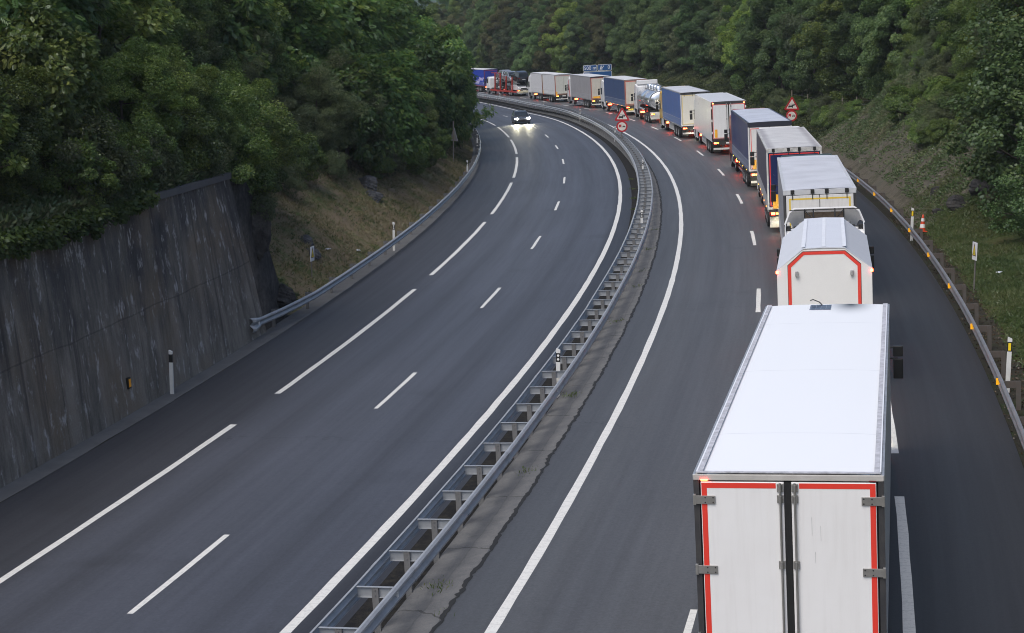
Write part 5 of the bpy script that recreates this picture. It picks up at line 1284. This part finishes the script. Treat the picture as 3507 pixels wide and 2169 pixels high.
LM = {
 'ash': leafmat('leaf_ash', (0.053, 0.087, 0.017), (0.097, 0.147, 0.026), (0.186, 0.218, 0.040), .04),
 'hazel': leafmat('leaf_hazel', (0.042, 0.077, 0.013), (0.080, 0.138, 0.019), (0.155, 0.205, 0.031), .04),
 'willow': leafmat('leaf_willow', (0.058, 0.081, 0.029), (0.090, 0.119, 0.045), (0.145, 0.165, 0.069), .03),
 'oak': leafmat('leaf_oak', (0.042, 0.081, 0.026), (0.071, 0.130, 0.037), (0.122, 0.176, 0.049), .03),
 'maple': leafmat('leaf_maple', (0.035, 0.068, 0.020), (0.060, 0.108, 0.031), (0.110, 0.160, 0.047), .03),
 'green': leafmat('leaf_green', (0.052, 0.094, 0.027), (0.087, 0.141, 0.043), (0.145, 0.198, 0.058), .02),
 'locust': leafmat('leaf_locust', (0.036, 0.087, 0.020), (0.067, 0.147, 0.026), (0.179, 0.246, 0.035), .03),
 'brown': leafmat('leaf_brown', (0.067, 0.075, 0.027), (0.102, 0.110, 0.040), (0.157, 0.149, 0.054), .02),
 'lime': leafmat('leaf_lime', (0.074, 0.124, 0.019), (0.126, 0.190, 0.026), (0.208, 0.253, 0.037), .03),
}
PROTO = {}
def proto(key, leaf, n, seed0, **kw):
    lst = []
    for i in range(n):
        V, F, tnt, C = crown(seed0+i, **kw)
        cm = npmesh('crown', V, F, LM[leaf], tnt); lst.append((cm, trunk_mesh(seed0+i, C, kw['H'], .035*kw['H']**.8, .2)))
    PROTO[key] = lst
# near field kinds (fine leaves)
proto('ash', 'ash', 3, 100, R=2.6, H=7.0, nclump=130, nleaf=13000, llen=.21, lwid=.042, style='pinnate', base=.0, cr=(.13, .27))
proto('hazel', 'hazel', 3, 200, R=2.7, H=6.5, nclump=140, nleaf=95000, llen=.088, lwid=.074, base=.0, cr=(.13, .28))
proto('willow', 'willow', 2, 300, R=2.6, H=6.0, nclump=140, nleaf=95000, llen=.12, lwid=.032, base=.0, cr=(.13, .28))
proto('maple', 'maple', 2, 400, R=3.0, H=7.5, nclump=110, nleaf=17000, llen=.12, lwid=.09, style='lobed', base=.0, cr=(.15, .30))
proto('locust', 'locust', 3, 500, R=3.3, H=9.5, nclump=130, nleaf=14000, llen=.34, lwid=.06, style='pinnate', base=.02, lump=.45, cr=(.15, .30), droop=.5)
# far field kinds
for _k, _l in (('oak_far', 'oak'), ('green_far', 'green'), ('brown_far', 'brown'), ('lime_far', 'lime'), ('grey_far', 'willow')):
    proto(_k, _l, 2, 600+len(_k)*13, R=3.7, H=12, nclump=170, nleaf=95000, llen=.165, lwid=.12, base=-.04, lump=.42, cr=(.11, .25))
proto('shrub', 'hazel', 2, 700, R=1.3, H=2.0, nclump=50, nleaf=22000, llen=.075, lwid=.058, base=.0, cr=(.18, .36))
proto('shrub_grey', 'willow', 2, 720, R=1.4, H=2.0, nclump=50, nleaf=18000, llen=.10, lwid=.035, base=.0, cr=(.18, .36))
TREES = []
def tree(kind, pos, s, sz=None, shrub=False, zone=''):
    cm, tm = random.choice(PROTO[kind]); nm = 'shrub' if shrub else 'tree'
    t = link(nm, None, None, pos, random.uniform(0, 6.28)); t.empty_display_size = .3
    k = s*random.uniform(.9, 1.12); t.scale = (k, k, sz if sz else k*random.uniform(.92, 1.1)); PLUMB.append(t)
    link('crown', cm, t)
    link('trunk', tm, t)
    TREES.append((t, kind, zone, nm)); return t
# ---- planting
F_, PITCH, ROLL, CH = 3984.9716, .1739, -.0563, 10.3212
def pix(P):
    """picture column (0..1 across the frame) a point falls in; used only to leave out trees nobody could see"""
    rt = np.array([1, 0, 0.]); fw = np.array([0, math.cos(PITCH), -math.sin(PITCH)]); d = np.array(P)-np.array([0, 0, CH])
    return (d@rt)*F_/(d@fw)/2445+.5
def plant(kinds, wts, y, o, s, side, zone, sz=None, shrub=False, jit=.9):
    y += random.uniform(-jit, jit); o += random.uniform(-jit, jit)*.8
    h = float(hL(y, o) if side < 0 else hR(y, o)); P = S(y, o, h-.1); px = pix(P)
    k = random.choices(kinds, wts)[0]
    if shrub and k in ('ash', 'hazel'): s *= .38
    if .428 < px < .447 and y > 250: return
    if -.16 < px < 1.13: return tree(k, P, s, sz, shrub, zone)
# left: above the wall
for y in np.arange(40, 60, 3.3):
    plant(['ash', 'hazel'], [4, 1] if y < 50 else [1, 4], y, -17.6, .62, -1, 'wall')
for y in np.arange(40, 74, 4.2):
    plant(['ash', 'hazel', 'locust'], [4, 1, 1] if y < 50 else [1, 4, .5], y, -20.8, .95, -1, 'wall')
for y in np.arange(52, 96, 5.0): plant(['hazel', 'locust', 'willow'], [4, 1, 1], y, -25.5, 1.15, -1, 'wallback')
for y in np.arange(66, 120, 6.5): plant(['hazel', 'locust'], [2, 2], y, -31, 1.35, -1, 'wallback')
for y in np.arange(46, 59, 1.4): plant(['shrub', 'shrub_grey', 'ash', 'hazel'], [2, 1, 1, 2] if y > 47 else [1, 0, 3, 0], y, -16.45, random.uniform(.75, 1.1), -1, 'walledge', shrub=True, jit=.3)
for y, o in ((59.2, -15.9), (60.0, -16.7), (60.6, -17.6), (61.5, -18.8), (58.6, -16.6), (62.6, -19.8), (61.0, -16.2)): plant(['shrub', 'shrub_grey'], [1, 1], y, o, random.uniform(.8, 1.15), -1, 'walledge', shrub=True, jit=.2)
# left slope
for y in np.arange(64, 100, 3.4): plant(['willow', 'shrub_grey', 'hazel'], [4, 1, 1], y, -np.interp(y, [62, 80, 100], [21.3, 21.8, 20.6]), .72 if y < 84 else .85, -1, 'slope')
for y in np.arange(68, 118, 4.2): plant(['willow', 'hazel', 'locust'], [2, 2, 1], y, -25.5, 1.05, -1, 'slopeback')
for y in np.arange(99, 150, 4.2): plant(['locust', 'hazel', 'willow'], [5, 1, 1], y, -np.interp(y, [98, 120, 150], [20.6, 19.2, 18.3]), .72, -1, 'bend')
for y in np.arange(100, 176, 5.2): plant(['locust', 'hazel'], [5, 1], y, -23.8, 1.05, -1, 'bend')
for y in (138, 147, 157, 166, 176, 187, 200, 215): plant(['locust'], [1], y, -17.9 if y > 145 else -18.6, .92, -1, 'overhang', jit=.5)
for y in np.arange(180, 300, 10): plant(['locust', 'green_far'], [2, 2], y, -21.5, .95, -1, 'bendfar')
for y, o, k in ((62.2, -17.5, 'shrub_grey'), (63.5, -18.6, 'shrub'), (60.5, -16.4, 'shrub'), (66, -19.8, 'shrub_grey'), (70, -20.3, 'shrub'), (75, -20.6, 'shrub_grey'), (81, -20.2, 'shrub_grey'), (86, -20.2, 'shrub'), (92, -19.7, 'shrub_grey'), (101, -18.9, 'shrub'), (104, -18.6, 'shrub_grey'),
                (111, -18.2, 'shrub'), (119, -17.8, 'shrub'), (128, -17.4, 'shrub')): plant([k], [1], y, o, random.uniform(.75, 1.1), -1, 'slopeshrub', shrub=True, jit=.3)
for k in range(95):
    y = random.uniform(86, 131); o = random.uniform(13.6, 20.5)
    if (o-14)/6.5 > .15+.010*(y-86) or random.random() < .25: plant(['shrub', 'shrub_grey', 'shrub'], [2, 1, 1], y, o+.5, random.uniform(.5, 1.0), 1, 'bankshrub', shrub=True, jit=.2)
# right: lawn side, bank, recess and the wood along the queue
plant(['maple'], [1], 76.5, 15.9, 1.05, 1, 'lawn', jit=.1); plant(['maple'], [1], 70.5, 14.9, .55, 1, 'lawn', jit=.1); plant(['maple'], [1], 81.5, 16.2, .8, 1, 'lawn', jit=.1); plant(['maple'], [1], 84, 18.0, 1.05, 1, 'lawn', jit=.1); plant(['hazel'], [1], 90, 19.6, .95, 1, 'lawn', jit=.1)
plant(['hazel'], [1], 81, 22, 1.1, 1, 'lawn')
for y in np.arange(84, 138, 3.7): plant(['willow', 'hazel', 'maple', 'ash'], [3, 2, 2, 1], y, np.interp(y, [84, 95, 115, 138], [17.5, 18.6, 20.6, 21.3]), .85, 1, 'bank')
for y in np.arange(84, 140, 4.6): plant(['willow', 'maple', 'hazel', 'lime_far'], [2, 2, 2, 1], y, 24.5, 1.2, 1, 'bankback')
for y in np.arange(94, 150, 5): plant(['oak_far', 'green_far', 'lime_far'], [2, 2, 2], y, 30.5, 1.1, 1, 'bankback')
FAR = ['oak_far', 'green_far', 'brown_far', 'lime_far', 'grey_far']
for y in np.arange(139, 206, 5.5): plant(FAR, [3, 3, .7, 1, .8], y, np.interp(y, [139, 150, 165, 180, 200], [21, 20.6, 19.4, 18.4, 20]), .90, 1, 'recess')
for y in np.arange(137, 215, 6.4): plant(FAR, [3, 3, .6, 1, .5], y, 25.5, 1.18, 1, 'recessback')
for y in np.arange(140, 230, 6.5): plant(FAR, [3, 3, 0, 1, 0], y, 32.5, 1.2, 1, 'recessback')
for y in np.arange(204, 262, 5.6): plant(FAR, [3, 3, .7, .6, 1], y, np.interp(y, [204, 225, 250, 262], [22, 23.5, 22.5, 20]), 1.0, 1, 'signwood')
for y in np.arange(262, 415, 5.8): plant(FAR, [3, 3, 1.2, 1, 1], y, np.interp(y, [262, 284, 296], [22.5, 22.5, 17.0]), 1.05, 1, 'endwood')
for y in np.arange(210, 415, 6.8): plant(FAR, [3, 3, .6, 1, 1], y, 27.5, 1.35, 1, 'signwood' if y < 262 else 'endwood')
for y in np.arange(240, 415, 7.0): plant(FAR, [3, 3, 0, 0, 1], y, 36, 1.35, 1, 'endback')
for y, o, k in ((133, 15.5, 'shrub'), (137, 16.2, 'shrub_grey'), (141, 15.6, 'shrub'), (146, 16, 'shrub'), (150, 16.4, 'shrub_grey'), (156, 16, 'shrub'), (163, 16.6, 'shrub'), (170, 16.2, 'shrub_grey'), (178, 16.6, 'shrub'), (105, 16.5, 'shrub'), (108, 18.4, 'shrub_grey'),
                (100, 17.3, 'shrub_grey'), (96, 16.6, 'shrub'), (113, 18.9, 'shrub'), (91, 16.8, 'shrub'), (117, 19.4, 'shrub_grey'), (87, 15.8, 'shrub'), (76, 17.4, 'shrub')): plant([k], [1], y, o, random.uniform(.7, 1.15), 1, 'bankshrub', shrub=True, jit=.4)
KW = {'ash': 'feathery pale ash', 'hazel': 'round leaved hazel', 'willow': 'grey green willow', 'maple': 'broad lobed maple', 'locust': 'drooping dark locust', 'oak_far': 'dark green', 'green_far': 'mid green', 'brown_far': 'brownish olive', 'lime_far': 'yellow green', 'grey_far': 'grey green',
      'shrub': 'leafy green', 'shrub_grey': 'fine grey green'}
ZW = {'wall': 'above the concrete wall', 'wallback': 'in the thicket behind the wall top', 'slope': 'along the top of the left grass slope', 'slopeback': 'behind bushes topping the left slope', 'bend': 'on the bank inside the bend', 'overhang': 'leaning over left rail at the bend', 'bendfar': 'beyond the overhanging tree',
      'walledge': 'along the edge of the concrete wall', 'slopeshrub': 'at the edge of left grass slope', 'lawn': 'beside the right lawn', 'bank': 'on top of the right earth bank', 'bankback': 'in the wood above the earth bank', 'recess': 'behind the wire fence and the reefers', 'recessback': 'in the wood behind the fence', 'signwood': 'in the wood right of the blue sign', 'endwood': 'behind the far end of the queue', 'endback': 'in the last row behind blue sign', 'bankshrub': 'on the right verge'}
GW = {'wall': 'trees above the retaining wall', 'wallback': 'trees above the retaining wall'}
ORD = 'first second third fourth fifth sixth seventh eighth ninth tenth eleventh twelfth thirteenth fourteenth fifteenth sixteenth seventeenth eighteenth nineteenth twentieth'.split()
_b = {}
for t, k, z, nm in TREES: _b.setdefault((k, z, nm), []).append(t)
for (k, z, nm), ts in _b.items():
    ts.sort(key=lambda t: pix(t.location))
    for i, t in enumerate(ts):
        pre = '' if len(ts) == 1 else (ORD[i] if i < 20 else 'further')+' '
        t['label'] = f"{pre}{KW[k]} {nm} {ZW[z]}"+(' from the left' if len(ts) > 1 else '')
        t['category'] = nm; t['group'] = (GW.get(z) or nm+'s '+ZW[z])
# ---- ground vegetation too many to count
def scatter(name, n, y0, y1, o0, o1, hf, mat, llen, lwid, up=.8, keep=None, lift=0.0, clump=True, per=3):
    g = np.random.default_rng(len(name)*17+n)
    y = g.uniform(y0, y1, n); o = g.uniform(o0, o1, n)
    if keep is not None:
        k = keep(y, o, g); y, o = y[k], o[k]
    P = SA(y, o, hf(y, o)+g.uniform(0, 1, len(y))*lift)
    P = np.repeat(P, per, 0)+g.normal(0, .05, (len(y)*per, 3))*np.array([1, 1, .1])
    n2 = len(P); D = unit(g.normal(0, 1, (n2, 3))*np.array([1, 1, .3])+np.array([0, 0, up])); Nn = unit(g.normal(size=(n2, 3))+np.array([0, 0, .4]))
    V, F = leafcards(P, D, Nn, llen*g.uniform(.5, 1.4, n2), lwid*g.uniform(.6, 1.4, n2))
    tint = np.clip(np.repeat(.5+.35*nz(y*.7, o*.9, 1, 2), per)+g.normal(0, .16, n2), 0, 1)
    return tag(link(name, npmesh(name, V, F, mat, tint)), kind='stuff')
GR1 = leafmat('grass_dry', (.07, .098, .028), (.155, .135, .065), (.25, .195, .115), .03, .25)
GR2 = leafmat('grass_green', (.03, .05, .012), (.052, .078, .018), (.095, .098, .036), .03, .25)
UND = leafmat('undergrowth', (.04, .068, .022), (.072, .105, .036), (.13, .13, .065), .03, .25)
IVY = leafmat('ivy_leaf', (.025, .05, .010), (.05, .085, .014), (.10, .13, .022), .02, .3)
slope_edge = lambda y: np.interp(y, [62, 80, 110, 150, 200], [7.2, 7.0, 5.2, 3.6, 3])
scatter('grass', 52000, 63.5, 190, -22.5, -15.35, hL, GR1, .20, .028, .9, lambda y, o, g: ((-15-o) < slope_edge(y)) & (nz(y*.8, o*.8, 1, 5)+g.normal(0, .5, len(y)) > -.35))
scatter('grass', 30000, 63, 190, -22.5, -15.3, hL, GR2, .17, .03, 1.0, lambda y, o, g: ((-15-o) < slope_edge(y)) & (nz(y*.5, o*.7, 1, 9)+g.normal(0, .35, len(y)) > .25))
scatter('grass', 60000, 34, 86, 10.9, 19, hR, GR2, .14, .026, 1.0, lambda y, o, g: g.uniform(size=len(y)) < np.clip((o-10.7)/1.2, .1, 1))
scatter('grass', 30000, 128, 260, 11.0, 23, hR, GR2, .28, .06, .9)
scatter('undergrowth', 120000, 79, 133, 11.6, 23, hR, UND, .16, .055, .45, lambda y, o, g: g.uniform(size=len(y)) < np.clip((o-11.3)/4, .22, 1)*np.where(nz(y*.35, o*.35, 1, 4)+(o-14)*.09-(y-105)*.012 > -.1, 1, .3), .12)
scatter('fallen_leaves', 5000, 20, 84, 10.05, 11.1, lambda y, o: hR(y, o)+.01, leafmat('dead_leaf', (.05, .035, .02), (.10, .065, .035), (.17, .12, .07), .03, .1), .07, .05, .1, None, .02, per=1)
scatter('undergrowth', 26000, 36, 62, -20, -15.45, lambda y, o: np.where(o > -15.6, LZ+6.05, hL(y, o)), UND, .20, .08, .8, None, .5)
scatter('undergrowth', 22000, 57.8, 66, -20, -15.6, hL, UND, .16, .06, .5, None, .25)
def hanging(name, n, y0, y1, mat):
    g = np.random.default_rng(5); y = g.uniform(y0, y1, n)
    amp = np.clip(.55+.5*nz(y*.8, 3.3, 1, 1)+.25*nz(y*2.9, 1.1, 1, 2), .05, 1.3)*np.interp(y, [y0, 45.5, 47.5, y1], [.5, .6, .35, .1])
    u = g.uniform(0, 1, n)**1.5*amp; o = -15.0-.055*(6-u)+.05+g.uniform(0, .30, n)*(1-.3*u)-.25*(u < .08)
    P = SA(y, o, LZ+6.12-u+g.uniform(-.02, .28, n)*(u < .3)); D = unit(g.normal(0, .5, (n, 3))+np.array([.5, -.2, -.6])); Nn = unit(g.normal(0, .5, (n, 3))+np.array([.6, -.4, .6]))
    V, F = leafcards(P, D, Nn, .13*g.uniform(.6, 1.4, n), .11*g.uniform(.6, 1.3, n))
    return tag(link(name, npmesh(name, V, F, mat, np.clip(.5+.3*nz(y, u*3)+g.normal(0, .15, n), 0, 1))), kind='stuff')
hanging('ivy', 11000, 33, 50, IVY)
# small weeds on the apron joints
for y, o in ((31.6, .55), (30.8, .5), (37.0, .35), (56, .3), (64, .3), (68, .35), (47, .2), (44.5, .5)):
    pass
g_ = np.random.default_rng(3); ww = np.concatenate([np.stack([y+g_.normal(0, .18, 60), np.full(60, float(mC(y)))+q+g_.normal(0, .14, 60)], -1) for y, q in ((29.9, .62), (28.4, 1.2), (37.8, .7), (45.6, .5), (57, .6), (64.5, .8), (68.5, .75), (75, .6), (82, .75), (96, -.75), (102, -.75), (108, -.72), (115, -.7))])
P_ = SA(ww[:, 0], ww[:, 1], np.where(ww[:, 1] < mC(ww[:, 0]), -.55, -.08)); n_ = len(P_)
V_, Fq = leafcards(P_, unit(g_.normal(0, .6, (n_, 3))+np.array([0, 0, .9])), unit(g_.normal(size=(n_, 3))), .11*g_.uniform(.4, 1.3, n_), .02*np.ones(n_))
tag(link('weeds', npmesh('weeds', V_, Fq, leafmat('weed_green', (.06, .10, .02), (.09, .14, .03), (.16, .16, .06), .02), g_.uniform(0, 1, n_))), kind='stuff')
# ------------------------------------------------------------------ air
HAZE = .00016
if HAZE:
    m, nt, out = nodes('haze_air'); v = N(nt, 'ShaderNodeVolumePrincipled', Density=HAZE); v.inputs['Color'].default_value = (.80, .88, .97, 1)
    nt.links.new(v.outputs[0], out.inputs['Volume'])
    tag(MB().box(-420, 420, -60, 590, -36, 62).build('haze', m), kind='stuff')
# ------------------------------------------------------------------ world, sun, camera
w = bpy.data.worlds.new('World'); scene.world = w; w.use_nodes = True
nt = w.node_tree; bg = nt.nodes['Background']
sky = nt.nodes.new('ShaderNodeTexSky'); sky.sky_type = 'NISHITA'; sky.sun_disc = False
SUN_EL, SUN_AZ = math.radians(55), math.radians(222)
sky.sun_elevation = SUN_EL; sky.sun_rotation = SUN_AZ; sky.air_density = 1.0; sky.dust_density = 3.0; sky.ozone_density = 1.0; sky.altitude = 100
nt.links.new(sky.outputs[0], bg.inputs[0]); bg.inputs[1].default_value = .11
sl = bpy.data.lights.new('sun', 'SUN'); sl.energy = 1.4; sl.angle = math.radians(40); sl.color = (1, .97, .93)
so = link('sun', sl)
dv = Vector((math.sin(SUN_AZ)*math.cos(SUN_EL), math.cos(SUN_AZ)*math.cos(SUN_EL), math.sin(SUN_EL)))
so.rotation_euler = dv.to_track_quat('Z', 'Y').to_euler()
cam = bpy.data.cameras.new('camera'); co = link('camera', cam); scene.camera = co
cam.sensor_fit = 'HORIZONTAL'; cam.sensor_width = 36; cam.lens = 36*F_/2445; cam.clip_end = 3000; cam.clip_start = .1
fw = Vector((0, math.cos(PITCH), -math.sin(PITCH))); rt = Vector((1, 0, 0)); up = rt.cross(fw)
r2 = math.cos(ROLL)*rt+math.sin(ROLL)*up; u2 = -math.sin(ROLL)*rt+math.cos(ROLL)*up
CM = Matrix((( r2.x, u2.x, -fw.x, 0), (r2.y, u2.y, -fw.y, 0), (r2.z, u2.z, -fw.z, CH), (0, 0, 0, 1)))
co.matrix_world = CM
# the carriageways are banked about 3 degrees towards the inside of the bend: turn the whole plan so that plumb is z
BANK = Matrix.Rotation(-math.atan2(-r2.z/r2.x, 1.0), 4, 'Y')
bpy.context.view_layer.update()
for o in list(scene.objects):
    if o.parent or o.type == 'LIGHT' and o.data.type == 'SUN': continue
    if o in PLUMB or o.name.startswith('sun'): o.location = BANK @ o.location
    else: o.matrix_world = BANK @ o.matrix_world
scene.view_settings.view_transform = 'Standard'; scene.view_settings.look = 'None'; scene.view_settings.gamma = 1
scene.view_settings.exposure = 0.5
scene.cycles.max_bounces = 6; scene.cycles.diffuse_bounces = 3; scene.cycles.glossy_bounces = 3; scene.cycles.transmission_bounces = 3; scene.cycles.transparent_max_bounces = 4
scene.cycles.use_adaptive_sampling = False; scene.cycles.use_denoising = True; scene.cycles.denoiser = 'OPENIMAGEDENOISE'; scene.cycles.denoising_prefilter = 'ACCURATE'; scene.cycles.filter_width = 1.0; scene.cycles.sample_clamp_indirect = 4
